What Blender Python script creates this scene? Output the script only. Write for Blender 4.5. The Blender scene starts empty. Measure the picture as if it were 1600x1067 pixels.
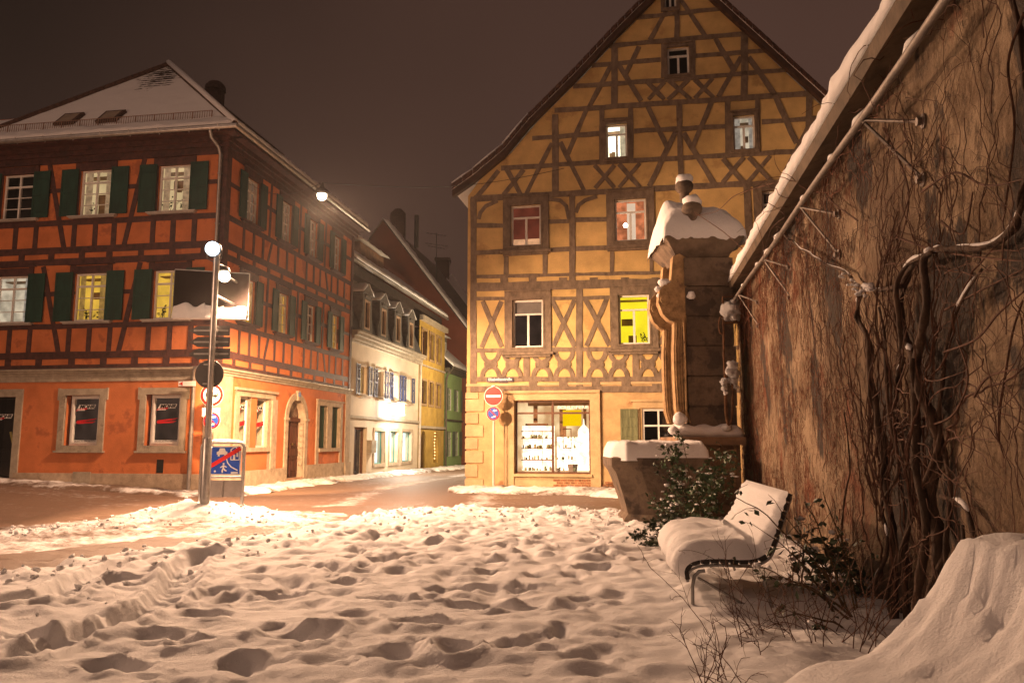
import bpy, bmesh, math, random
import numpy as np
from mathutils import Vector, Matrix, noise
from mathutils.geometry import tessellate_polygon
R_ = math.radians
rnd = random.Random(7)
sc = bpy.context.scene
COL = sc.collection

# ---------------------------------------------------------------- camera / world / lamps
TH = math.atan(154/1200); H = 1.6; FPX = 1200.
cam_d = bpy.data.cameras.new('camera'); cam = bpy.data.objects.new('camera', cam_d); COL.objects.link(cam)
cam.location = (0, 0, H); cam.rotation_euler = (math.pi/2 + TH, 0, 0)
cam_d.sensor_width = 36; cam_d.lens = 27.0; cam_d.clip_end = 600; cam_d.clip_start = .05
sc.camera = cam
w = bpy.data.worlds.new("World"); sc.world = w; w.use_nodes = True
nt = w.node_tree; nt.nodes.clear()
wo = nt.nodes.new('ShaderNodeOutputWorld'); bg = nt.nodes.new('ShaderNodeBackground')
tc = nt.nodes.new('ShaderNodeTexCoord'); nz = nt.nodes.new('ShaderNodeTexNoise'); nz.inputs['Scale'].default_value = 1.3
nz.inputs['Detail'].default_value = 3; nz.inputs['Roughness'].default_value = .4
sp = nt.nodes.new('ShaderNodeSeparateXYZ')
def wmath(op, a, b):
    n = nt.nodes.new('ShaderNodeMath'); n.operation = op
    for i, x in enumerate((a, b)):
        if isinstance(x, (int, float)): n.inputs[i].default_value = x
        else: nt.links.new(x, n.inputs[i])
    return n.outputs[0]
nt.links.new(tc.outputs['Generated'], sp.inputs[0]); nt.links.new(tc.outputs['Generated'], nz.inputs['Vector'])
a_ = wmath('MULTIPLY', sp.outputs['X'], .42)
b_ = wmath('MULTIPLY', sp.outputs['Z'], -.55)
c_ = wmath('MULTIPLY', wmath('SUBTRACT', nz.outputs['Fac'], .5), 1.5)
f_ = wmath('ADD', wmath('ADD', wmath('ADD', a_, b_), c_), .62)
cr = nt.nodes.new('ShaderNodeValToRGB'); nt.links.new(f_, cr.inputs[0])
cr.color_ramp.elements[0].color = (.016, .0095, .0070, 1); cr.color_ramp.elements[0].position = .05
cr.color_ramp.elements[1].color = (.078, .039, .028, 1); cr.color_ramp.elements[1].position = .95
nt.links.new(cr.outputs[0], bg.inputs[0]); bg.inputs[1].default_value = 1.0
nt.links.new(bg.outputs[0], wo.inputs[0])
sc.view_settings.view_transform = 'Standard'; sc.view_settings.look = 'None'
sc.view_settings.exposure = .15; sc.view_settings.gamma = 1
sc.cycles.use_denoising = True
sc.cycles.max_bounces = 6; sc.cycles.transparent_max_bounces = 8
sc.cycles.sample_clamp_indirect = 3

WARM = (1.0, .59, .35)
def lamp_light(name, loc, power, color=WARM, radius=.12, kind='POINT', target=None, size=150, blend=.3):
    l = bpy.data.lights.new(name, kind); l.energy = power; l.color = color; l.shadow_soft_size = radius
    o = bpy.data.objects.new(name, l); COL.objects.link(o); o.location = loc
    if kind == 'SPOT':
        l.spot_size = R_(size); l.spot_blend = blend
        o.rotation_euler = (Vector(target)-Vector(loc)).to_track_quat('-Z', 'Y').to_euler()
    return o
sun_d = bpy.data.lights.new('sky_glow_fill', 'SUN'); sun_d.energy = .30; sun_d.angle = R_(50); sun_d.color = (1., .60, .43)  # added fill sun, lifts snowy roofs and foreground
sun_o = bpy.data.objects.new('sky_glow_fill', sun_d); COL.objects.link(sun_o); sun_o.rotation_euler = (R_(48), 0, R_(-38))
POW = dict(street=5200, corner=5600, beam=12500, left=1900, wallsign=1300, blue=60, lane=1900)

# ---------------------------------------------------------------- pixel -> place (photo is measured once, then all is world geometry)
_c, _s = math.cos(TH), math.sin(TH)
def ray(u, v):
    dx = (u-800)/FPX; dy = (533.5-v)/FPX
    return (dx, _c-dy*_s, _s+dy*_c)
def at(u, v, y):
    r = ray(u, v); t = y/r[1]; return Vector((r[0]*t, y, H+r[2]*t))
def gp(u, v, z=0):
    r = ray(u, v); t = (z-H)/r[2]; return Vector((r[0]*t, r[1]*t, z))
class Fac:
    def __init__(f, O, d, flip=1):
        l = math.hypot(*d); f.O = O; f.d = (d[0]/l, d[1]/l); f.n = (f.d[1]*flip, -f.d[0]*flip)
    def st(f, u, v, o=0):
        r = ray(u, v); num = f.O[0]*f.n[0]+f.O[1]*f.n[1]+o; den = r[0]*f.n[0]+r[1]*f.n[1]; t = num/den
        return ((r[0]*t-f.O[0])*f.d[0]+(r[1]*t-f.O[1])*f.d[1], H+r[2]*t)
    def P(f, s, z, o=0):
        return Vector((f.O[0]+f.d[0]*s+f.n[0]*o, f.O[1]+f.d[1]*s+f.n[1]*o, z))
def ground(x, y):
    return min(.5, max(0, -x-9.2)*.05)*min(1, max(0, (y-14)/6)) - .012*max(0, y-30)

# ---------------------------------------------------------------- materials
MATS = {}
def mat(name, col, rough=.85, var=.12, scale=3., bump=.0, bscale=30., metal=0., col2=None, emit=0., spec=.3, stretch=None, detail=5, dirt=None):
    if name in MATS: return MATS[name]
    m = bpy.data.materials.new(name); MATS[name] = m; m.use_nodes = True
    n = m.node_tree.nodes; L = m.node_tree.links; b = n['Principled BSDF']
    b.inputs['Roughness'].default_value = rough; b.inputs['Metallic'].default_value = metal
    b.inputs['Specular IOR Level'].default_value = spec
    t = n.new('ShaderNodeTexCoord'); mp = n.new('ShaderNodeMapping'); L.new(t.outputs['Object'], mp.inputs[0])
    if stretch: mp.inputs['Scale'].default_value = stretch
    nz = n.new('ShaderNodeTexNoise'); nz.inputs['Scale'].default_value = scale; nz.inputs['Detail'].default_value = detail
    nz.inputs['Roughness'].default_value = .6
    L.new(mp.outputs[0], nz.inputs['Vector'])
    r = n.new('ShaderNodeValToRGB'); L.new(nz.outputs['Fac'], r.inputs[0])
    c2 = col2 or tuple(max(0, c*(1-var*2)) for c in col)
    c1 = col if col2 else tuple(min(1, c*(1+var)) for c in col)
    r.color_ramp.elements[0].color = (*c2, 1); r.color_ramp.elements[0].position = .3
    r.color_ramp.elements[1].color = (*c1, 1); r.color_ramp.elements[1].position = .68
    out = r.outputs[0]
    if dirt:   # (colour, scale, threshold): stains with their own shape
        n2 = n.new('ShaderNodeTexNoise'); n2.inputs['Scale'].default_value = dirt[1]; n2.inputs['Detail'].default_value = 8
        n2.inputs['Roughness'].default_value = .65
        L.new(mp.outputs[0], n2.inputs['Vector'])
        r2 = n.new('ShaderNodeValToRGB'); L.new(n2.outputs['Fac'], r2.inputs[0])
        r2.color_ramp.elements[0].position = dirt[2]; r2.color_ramp.elements[1].position = dirt[2]+.08
        mx = n.new('ShaderNodeMixRGB'); L.new(r2.outputs[0], mx.inputs[0]); L.new(out, mx.inputs[1]); mx.inputs[2].default_value = (*dirt[0], 1)
        out = mx.outputs[0]
    L.new(out, b.inputs['Base Color'])
    if emit:
        L.new(out, b.inputs['Emission Color']); b.inputs['Emission Strength'].default_value = emit
    if bump:
        nb = n.new('ShaderNodeTexNoise'); nb.inputs['Scale'].default_value = bscale; nb.inputs['Detail'].default_value = 6
        L.new(mp.outputs[0], nb.inputs['Vector'])
        bm = n.new('ShaderNodeBump'); bm.inputs['Strength'].default_value = bump; bm.inputs['Distance'].default_value = .02
        L.new(nb.outputs['Fac'], bm.inputs['Height']); L.new(bm.outputs[0], b.inputs['Normal'])
    return m
def emis(name, col, strength, var=0., scale=4., col2=None):
    if name in MATS: return MATS[name]
    m = bpy.data.materials.new(name); MATS[name] = m; m.use_nodes = True
    n = m.node_tree.nodes; L = m.node_tree.links; n.clear()
    o = n.new('ShaderNodeOutputMaterial'); e = n.new('ShaderNodeEmission'); e.inputs[1].default_value = strength
    e.inputs[0].default_value = (*col, 1)
    if var or col2:
        t = n.new('ShaderNodeTexCoord'); nz = n.new('ShaderNodeTexNoise'); nz.inputs['Scale'].default_value = scale
        L.new(t.outputs['Object'], nz.inputs['Vector']); r = n.new('ShaderNodeValToRGB'); L.new(nz.outputs['Fac'], r.inputs[0])
        r.color_ramp.elements[0].position = .38; r.color_ramp.elements[1].position = .62
        r.color_ramp.elements[0].color = (*(col2 or tuple(c*(1-var) for c in col)), 1); r.color_ramp.elements[1].color = (*col, 1)
        L.new(r.outputs[0], e.inputs[0])
    L.new(e.outputs[0], o.inputs[0]); return m
def glass(name='window_glass', fac=.10, tint=(1, 1, 1)):
    if name in MATS: return MATS[name]
    m = bpy.data.materials.new(name); MATS[name] = m; m.use_nodes = True
    n = m.node_tree.nodes; L = m.node_tree.links; n.clear()
    o = n.new('ShaderNodeOutputMaterial'); mx = n.new('ShaderNodeMixShader'); mx.inputs[0].default_value = fac
    t = n.new('ShaderNodeBsdfTransparent'); t.inputs[0].default_value = (*tint, 1); g = n.new('ShaderNodeBsdfGlossy'); g.inputs['Roughness'].default_value = .03
    L.new(t.outputs[0], mx.inputs[1]); L.new(g.outputs[0], mx.inputs[2]); L.new(mx.outputs[0], o.inputs[0]); return m
def snow_mat(name, tile=None, thr=.5, gran=1.0, attr=None, col=(.80, .79, .80), col_dirt=(.20, .14, .10), wet=.5):
    """snow; where the mask says so, what lies under it (tiles / trodden slush) shows instead"""
    if name in MATS: return MATS[name]
    m = bpy.data.materials.new(name); MATS[name] = m; m.use_nodes = True
    n = m.node_tree.nodes; L = m.node_tree.links; b = n['Principled BSDF']
    b.inputs['Roughness'].default_value = .75; b.inputs['Specular IOR Level'].default_value = .35
    t = n.new('ShaderNodeTexCoord')
    def N(scale, detail=6, rough=.6):
        x = n.new('ShaderNodeTexNoise'); x.inputs['Scale'].default_value = scale; x.inputs['Detail'].default_value = detail
        x.inputs['Roughness'].default_value = rough; L.new(t.outputs['Object'], x.inputs['Vector']); return x.outputs['Fac']
    mx0 = n.new('ShaderNodeMixRGB'); L.new(N(1.7), mx0.inputs[0]); mx0.inputs[1].default_value = (*[c*.93 for c in col], 1); mx0.inputs[2].default_value = (*col, 1)
    out = mx0.outputs[0]
    add = n.new('ShaderNodeMath'); add.operation = 'ADD'
    s1 = n.new('ShaderNodeMath'); s1.operation = 'MULTIPLY'; s1.inputs[1].default_value = .55; L.new(N(14*gran, 8, .65), s1.inputs[0])
    s2 = n.new('ShaderNodeMath'); s2.operation = 'MULTIPLY'; s2.inputs[1].default_value = .55; L.new(N(55*gran, 6, .75), s2.inputs[0])
    L.new(s1.outputs[0], add.inputs[0]); L.new(s2.outputs[0], add.inputs[1])
    bp = n.new('ShaderNodeBump'); bp.inputs['Strength'].default_value = .6; bp.inputs['Distance'].default_value = .045
    L.new(add.outputs[0], bp.inputs['Height']); L.new(bp.outputs[0], b.inputs['Normal'])
    if attr:
        at_ = n.new('ShaderNodeAttribute'); at_.attribute_name = attr
        ad = n.new('ShaderNodeMath'); ad.operation = 'ADD'; L.new(at_.outputs['Fac'], ad.inputs[0])
        mu = n.new('ShaderNodeMath'); mu.operation = 'MULTIPLY_ADD'; L.new(N(5, 9, .72), mu.inputs[0]); mu.inputs[1].default_value = 1.5; mu.inputs[2].default_value = -.75
        L.new(mu.outputs[0], ad.inputs[1])
        rr = n.new('ShaderNodeValToRGB'); L.new(ad.outputs[0], rr.inputs[0]); rr.color_ramp.elements[0].position = .3; rr.color_ramp.elements[1].position = .8
        mx = n.new('ShaderNodeMixRGB'); L.new(rr.outputs[0], mx.inputs[0]); L.new(out, mx.inputs[1])
        dn = n.new('ShaderNodeMixRGB'); L.new(N(22, 10, .8), dn.inputs[0]); dn.inputs[1].default_value = (*[c*.45 for c in col_dirt], 1); dn.inputs[2].default_value = (*[min(1, c*1.7) for c in col_dirt], 1)
        L.new(dn.outputs[0], mx.inputs[2]); out = mx.outputs[0]
        rm = n.new('ShaderNodeMath'); rm.operation = 'MULTIPLY_ADD'; L.new(rr.outputs[0], rm.inputs[0]); rm.inputs[1].default_value = wet-.75; rm.inputs[2].default_value = .75
        L.new(rm.outputs[0], b.inputs['Roughness'])
    L.new(out, b.inputs['Base Color']); return m
SNOW = snow_mat('snow')

# ---------------------------------------------------------------- mesh building
ORI = {}
class MB:
    def __init__(s): s.v = []; s.f = []; s.k = 0
    def add(s, vs, fs):
        b = len(s.v); s.v += [tuple(x) for x in vs]; s.f += [tuple(b+i for i in f) for f in fs]; return s
    def hexa(s, p):  # 8 points: bottom 4, top 4
        return s.add(p, [(0, 3, 2, 1), (4, 5, 6, 7), (0, 1, 5, 4), (1, 2, 6, 5), (2, 3, 7, 6), (3, 0, 4, 7)])
    def box(s, c, d, rz=0):
        x, y, z = [q/2 for q in d]; M = Matrix.Rotation(rz, 3, 'Z'); c = Vector(c)
        return s.hexa([c+M@Vector(q) for q in ((-x, -y, -z), (x, -y, -z), (x, y, -z), (-x, y, -z), (-x, -y, z), (x, -y, z), (x, y, z), (-x, y, z))])
    def prism(s, f, poly, o0, o1):
        n = len(poly); vs = [f.P(a, b, o0) for a, b in poly]+[f.P(a, b, o1) for a, b in poly]
        tri = tessellate_polygon([[Vector((a, b, 0)) for a, b in poly]])
        fs = [tuple(t) for t in tri]+[tuple(n+i for i in reversed(t)) for t in tri]+[(i, (i+1) % n, n+(i+1) % n, n+i) for i in range(n)]
        return s.add(vs, fs)
    def rect(s, f, s0, s1, z0, z1, o0, o1):
        return s.prism(f, [(s0, z0), (s1, z0), (s1, z1), (s0, z1)], o0, o1)
    def ring(s, f, s0, s1, z0, z1, w, o0, o1, wb=None):
        wb = w if wb is None else wb
        s.rect(f, s0, s0+w, z0, z1, o0, o1); s.rect(f, s1-w, s1, z0, z1, o0, o1)
        s.rect(f, s0+w, s1-w, z1-w, z1, o0, o1); s.rect(f, s0+w, s1-w, z0, z0+wb, o0, o1); return s
    def bar(s, f, a, b, w, o0, o1, wob=.006, seg=.45):
        """timber between two facade points, hand-hewn outline"""
        s.k += 1; o1 = o1+(s.k % 11)*.0013
        a = Vector(a); b = Vector(b); L = (b-a).length; n = max(1, int(L/seg)); d = (b-a)/max(L, 1e-6); q = Vector((-d.y, d.x))
        up = []; dn = []
        for i in range(n+1):
            p = a+d*(L*i/n); up.append(p+q*(w/2+rnd.uniform(-wob, wob))); dn.append(p-q*(w/2+rnd.uniform(-wob, wob)))
        return s.prism(f, [tuple(x) for x in dn]+[tuple(x) for x in reversed(up)], o0, o1)
    def curve(s, f, pts, w, o0, o1):
        s.k += 1; o1 = o1+(s.k % 11)*.0013
        up = []; dn = []; P = [Vector(p) for p in pts]
        for i, p in enumerate(P):
            d = (P[min(i+1, len(P)-1)]-P[max(i-1, 0)]).normalized(); q = Vector((-d.y, d.x)); up.append(p+q*w/2); dn.append(p-q*w/2)
        return s.prism(f, [tuple(x) for x in dn]+[tuple(x) for x in reversed(up)], o0, o1)
    def tube(s, pts, r, n=8, cap=True, taper=None):
        P = [Vector(p) for p in pts]; b0 = len(s.v); m = len(P)
        rs = r if isinstance(r, (list, tuple)) else [r+(taper-r)*i/max(1, m-1) if taper is not None else r for i in range(m)]
        prev = None
        for i, p in enumerate(P):
            d = (P[min(i+1, m-1)]-P[max(i-1, 0)])
            d = d.normalized() if d.length > 1e-9 else Vector((0, 0, 1))
            if prev is None: a = d.orthogonal().normalized()
            else:
                a = prev-d*prev.dot(d); a = a.normalized() if a.length > 1e-6 else d.orthogonal().normalized()
            prev = a; b = d.cross(a)
            for k in range(n):
                t = 2*math.pi*k/n; s.v.append(tuple(p+(a*math.cos(t)+b*math.sin(t))*rs[i]))
        for i in range(m-1):
            for k in range(n): s.f.append((b0+i*n+k, b0+i*n+(k+1) % n, b0+(i+1)*n+(k+1) % n, b0+(i+1)*n+k))
        if cap:
            s.f.append(tuple(b0+k for k in reversed(range(n)))); s.f.append(tuple(b0+(m-1)*n+k for k in range(n)))
        return s
    def lathe(s, c, prof, n=20, axis=None):
        c = Vector(c); M = Matrix.Identity(3) if axis is None else Vector((0, 0, 1)).rotation_difference(Vector(axis)).to_matrix()
        b0 = len(s.v); m = len(prof)
        for r, z in prof:
            for k in range(n):
                t = 2*math.pi*k/n; s.v.append(tuple(c+M@Vector((r*math.cos(t), r*math.sin(t), z))))
        for i in range(m-1):
            for k in range(n): s.f.append((b0+i*n+k, b0+i*n+(k+1) % n, b0+(i+1)*n+(k+1) % n, b0+(i+1)*n+k))
        s.f.append(tuple(b0+k for k in reversed(range(n)))); s.f.append(tuple(b0+(m-1)*n+k for k in range(n)))
        return s
    def ball(s, c, r, n=10, sq=1., jit=0.):
        c = Vector(c); b0 = len(s.v); m = max(4, n//2+1)
        for i in range(m+1):
            ph = math.pi*i/m
            for k in range(n):
                t = 2*math.pi*k/n; q = Vector((math.sin(ph)*math.cos(t), math.sin(ph)*math.sin(t), math.cos(ph)*sq))
                rr = r*(1+jit*noise.noise((c+q*r)*(1.6/r))) if jit else r
                s.v.append(tuple(c+q*rr))
        for i in range(m):
            for k in range(n): s.f.append((b0+i*n+k, b0+(i+1)*n+k, b0+(i+1)*n+(k+1) % n, b0+i*n+(k+1) % n))
        return s
    def wall(s, f, outer, holes, o=0, depth=.18, rev=None):
        P = [[Vector((a, b, 0)) for a, b in outer]]+[[Vector((a, b, 0)) for a, b in h] for h in holes]
        flat = [q for l in P for q in l]; tri = tessellate_polygon(P)
        s.add([f.P(q.x, q.y, o) for q in flat], [tuple(t) for t in tri])
        for h in holes:
            n = len(h); (rev or s).add([f.P(a, b, o) for a, b in h]+[f.P(a, b, o-depth) for a, b in h], [(i, (i+1) % n, n+(i+1) % n, n+i) for i in range(n)])
        return s
    def build(s, name, material, parent=None, smooth=False, world=True):
        me = bpy.data.meshes.new(name)
        off = Vector((0, 0, 0))
        if parent is not None: off = ORI[parent.name]
        me.from_pydata([(v[0]-off[0], v[1]-off[1], v[2]-off[2]) for v in s.v], [], s.f)
        bm = bmesh.new(); bm.from_mesh(me); bmesh.ops.recalc_face_normals(bm, faces=bm.faces); bm.to_mesh(me); bm.free()
        if smooth:
            me.polygons.foreach_set('use_smooth', [True]*len(me.polygons))
            if smooth != True: me.set_sharp_from_angle(angle=R_(smooth))
        me.materials.append(material)
        o = bpy.data.objects.new(name, me); COL.objects.link(o)
        if parent is not None: o.parent = parent; ORI[o.name] = off
        else: ORI[o.name] = Vector((0, 0, 0))
        return o
def tag(o, label=None, cat=None, group=None, kind=None):
    for k, v in (('label', label), ('category', cat), ('group', group), ('kind', kind)):
        if v: o[k] = v
    return o
def thing(name, loc, label, cat, group=None):
    o = bpy.data.objects.new(name, None); COL.objects.link(o); o.location = loc; o.empty_display_size = .3
    ORI[o.name] = Vector(loc); return tag(o, label, cat, group)
def copy_tree(o, parent=None):
    c = o.copy(); COL.objects.link(c); c.parent = parent; ORI[c.name] = ORI[o.name]
    for ch in list(o.children): copy_tree(ch, c)
    return c
def rectpoly(s0, s1, z0, z1): return [(s0, z0), (s1, z0), (s1, z1), (s0, z1)]
def text_mesh(name, txt, f, s, z, o, size, material, parent, width=None, shear=0., bold=.0, rev=False, align='LEFT', ext=.002):
    cu = bpy.data.curves.new('t', 'FONT'); cu.body = txt; cu.size = size; cu.shear = shear; cu.extrude = ext; cu.offset = bold; cu.align_x = align
    to = bpy.data.objects.new('t', cu); COL.objects.link(to)
    me = bpy.data.meshes.new_from_object(to.evaluated_get(bpy.context.evaluated_depsgraph_get()))
    bpy.data.objects.remove(to); bpy.data.curves.remove(cu)
    xs = [v.co.x for v in me.vertices]; sx = 1.
    if width and xs: sx = width/(max(xs)-min(xs))
    x0 = min(xs) if align == 'LEFT' else 0
    off = ORI[parent.name]; sg = -1 if rev else 1
    for v in me.vertices:
        p = f.P(s+sg*(v.co.x-x0)*sx, z+v.co.y, o+v.co.z); v.co = p-off
    bm = bmesh.new(); bm.from_mesh(me); bmesh.ops.recalc_face_normals(bm, faces=bm.faces); bm.to_mesh(me); bm.free()
    me.name = name; me.materials.clear(); me.materials.append(material)
    ob = bpy.data.objects.new(name, me); COL.objects.link(ob); ob.parent = parent; ORI[ob.name] = off
    return ob

# numpy value noise for terrain
_rs = np.random.RandomState(3); _lat = _rs.rand(256, 256)
def vn(x, y):
    xi = np.floor(x).astype(int); yi = np.floor(y).astype(int); fx = x-xi; fy = y-yi
    fx = fx*fx*(3-2*fx); fy = fy*fy*(3-2*fy); g = lambda a, b: _lat[a % 256, b % 256]
    return (g(xi, yi)*(1-fx)+g(xi+1, yi)*fx)*(1-fy)+(g(xi, yi+1)*(1-fx)+g(xi+1, yi+1)*fx)*fy
def fbm(x, y, o=4, k=.5):
    r = 0; a = 1; t = 0
    for i in range(o): r = r+a*(vn(x*2**i+17*i, y*2**i+31*i)-.5); t += a; a *= k
    return r/t*2
def grid_mesh(name, X, Y, Z, material, attr=None, parent=None, keep=None):
    ny, nx = X.shape; idx = np.arange(nx*ny).reshape(ny, nx)
    q = np.stack([idx[:-1, :-1], idx[:-1, 1:], idx[1:, 1:], idx[1:, :-1]], -1).reshape(-1, 4)
    if keep is not None:
        kk = (keep[:-1, :-1] | keep[:-1, 1:] | keep[1:, 1:] | keep[1:, :-1]).reshape(-1); q = q[kk]
    me = bpy.data.meshes.new(name); me.vertices.add(nx*ny)
    off = ORI[parent.name] if parent is not None else Vector((0, 0, 0))
    me.vertices.foreach_set('co', (np.stack([X-off[0], Y-off[1], Z-off[2]], -1)).reshape(-1))
    me.loops.add(q.size); me.loops.foreach_set('vertex_index', q.reshape(-1).astype(np.int32))
    me.polygons.add(len(q)); me.polygons.foreach_set('loop_start', np.arange(len(q), dtype=np.int32)*4)
    me.update(calc_edges=True); me.validate()
    me.polygons.foreach_set('use_smooth', [True]*len(me.polygons))
    if attr is not None:
        for k, A in attr.items():
            a = me.attributes.new(k, 'FLOAT', 'POINT'); a.data.foreach_set('value', A.reshape(-1).astype(np.float32))
    me.materials.append(material); o = bpy.data.objects.new(name, me); COL.objects.link(o)
    if parent is not None: o.parent = parent
    ORI[o.name] = off
    return o
def snow_patch(name, corners, nu, nv, thick, parent, material=None, edge=.12, amp=.03, seed=0, tiles=None):
    """bank of snow lying on the quad corners (p00,p10,p11,p01): rounded at the rim, lumpy, closed underneath"""
    p00, p10, p11, p01 = [Vector(c) for c in corners]; v = []; f = []
    nrm = (p10-p00).cross(p01-p00).normalized()
    if nrm.z < 0: nrm = -nrm
    Lu = (p10-p00).length; Lv = (p01-p00).length
    for j in range(nv+1):
        for i in range(nu+1):
            a = i/nu; b = j/nv; p = (p00*(1-a)+p10*a)*(1-b)+(p01*(1-a)+p11*a)*b
            e = min(a*Lu, (1-a)*Lu, b*Lv, (1-b)*Lv)
            h = thick*math.sqrt(max(0, 1-(1-min(1, e/edge))**2))
            q = p*1.7+Vector((seed, 0, 0)); h *= 1+.35*noise.noise(q*1.3)
            h += amp*noise.noise(q*3.1) if e > 0 else 0
            jx = .03*noise.noise(p*4+Vector((seed, 5, 0))) if e == 0 else 0
            v.append(p+nrm*max(h, .0)+Vector((jx, jx, 0)))
    for j in range(nv):
        for i in range(nu): k = j*(nu+1)+i; f.append((k, k+1, k+nu+2, k+nu+1))
    m = MB(); m.add(v, f)
    b0 = len(v); rim = [i for i in range(nu+1)]+[j*(nu+1)+nu for j in range(1, nv+1)]+[nv*(nu+1)+i for i in range(nu-1, -1, -1)]+[j*(nu+1) for j in range(nv-1, 0, -1)]
    m.f.append(tuple(rim))
    return m.build(name, material or SNOW, parent, smooth=True)

# ================================================================ shared materials
orange = mat('orange_render', (.56, .175, .06), .9, .13, 1.3, .45, 40, dirt=((.38, .115, .045), 1.3, .56))
red_timber = mat('dark_red_timber', (.075, .026, .021), .6, .3, 6, .6, 25, spec=.35, dirt=((.04, .018, .015), 3, .58))
stone = mat('sandstone', (.42, .33, .24), .9, .14, 5, .5, 30, dirt=((.25, .19, .14), 2.2, .60))
grey_stone = mat('grey_sandstone', (.36, .31, .24), .9, .14, 4, .5, 30, dirt=((.19, .15, .12), 1.8, .60))
white_paint = mat('white_paint', (.72, .70, .66), .45, .05, 8, .1, 60)
green_shutter = mat('green_shutter', (.012, .050, .036), .5, .2, 5, .15, 40, stretch=(1, 1, .3))
zinc = mat('zinc_pipe', (.42, .40, .38), .38, .12, 7, .1, 30, metal=.75)
steel = mat('galvanised_steel', (.50, .49, .47), .36, .12, 9, .12, 40, metal=.8)
dark_steel = mat('dark_back_metal', (.075, .07, .07), .5, .1, 4, .05, 20)
tile = mat('roof_tile', (.09, .05, .04), .8, .3, 9, .8, 22, spec=.2)
black_int = mat('dark_room', (.02, .017, .016), .9, .3, 2)
GLASS = glass()
plant_dark = mat('house_plant', (.03, .05, .015), .7, .3, 9)
black_paint = mat('black_paint', (.012, .012, .012), .5, .1)
white_sign = mat('white_lettering', (.8, .8, .78), .5, .02)
red_sign = mat('red_film', (.55, .01, .02), .45, .04)
wood_door = mat('carved_oak_door', (.10, .035, .022), .55, .3, 7, .6, 18, stretch=(1, 1, .2))

def rooms(kind):
    return {'cream': emis('lit_cream_room', (1., .72, .36), .62, .22, 1.4), 'yellow': emis('lit_yellow_room', (1., .58, .07), .80, .3, 2.2),
            'white': emis('lit_pale_room', (1., .82, .58), .62, .45, 3), 'dark': black_int, 'dim': emis('dim_room', (.10, .06, .045), .35, .5, 2),
            'bright': emis('bright_room', (1., .86, .6), 3.2, .35, 3), 'hot': emis('bright_yellow_room', (1., .78, .02), 1.1, .18, 1.6),
            'red': emis('red_curtained_room', (1., .30, .12), .75, .55, 4), 'pink': emis('dim_red_room', (.30, .06, .03), .45, .4, 2),
            'curtain': emis('curtained_room', (.62, .36, .20), .22, .35, 5)}[kind]
def room_box(f, par, s0, s1, z0, z1, o, kind, depth=.55):
    m = MB(); e = .10; a, b, c, d = s0-e, s1+e, z0-e, z1+e
    P = f.P; m.add([P(a, c, o-depth), P(b, c, o-depth), P(b, d, o-depth), P(a, d, o-depth), P(a, c, o), P(b, c, o), P(b, d, o), P(a, d, o)],
          [(0, 1, 2, 3), (0, 1, 5, 4), (3, 2, 6, 7), (0, 3, 7, 4), (1, 2, 6, 5)])
    return m.build('room_interior', rooms(kind), par)
def sprig(m, f, s, z, o, h, n=10, w=.12):
    for i in range(n):
        a = rnd.uniform(-.9, .9); l = h*rnd.uniform(.5, 1); p = (s+rnd.uniform(-w, w), z)
        q = (p[0]+math.sin(a)*l*.8, p[1]+math.cos(a)*l)
        m.tube([f.P(*p, o), f.P(*q, o+rnd.uniform(-.03, .03))], .006, 4, taper=.003)
        for k in range(4):
            t = .4+.6*k/3; c = Vector(f.P(p[0]+(q[0]-p[0])*t, p[1]+(q[1]-p[1])*t, o+rnd.uniform(-.03, .03)))
            d = Vector((rnd.uniform(-1, 1), rnd.uniform(-.4, .4), rnd.uniform(-.6, 1))).normalized()*.07; e = d.orthogonal().normalized()*.03
            m.add([c, c+d*.5+e, c+d, c+d*.5-e], [(0, 1, 2, 3)])
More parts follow.
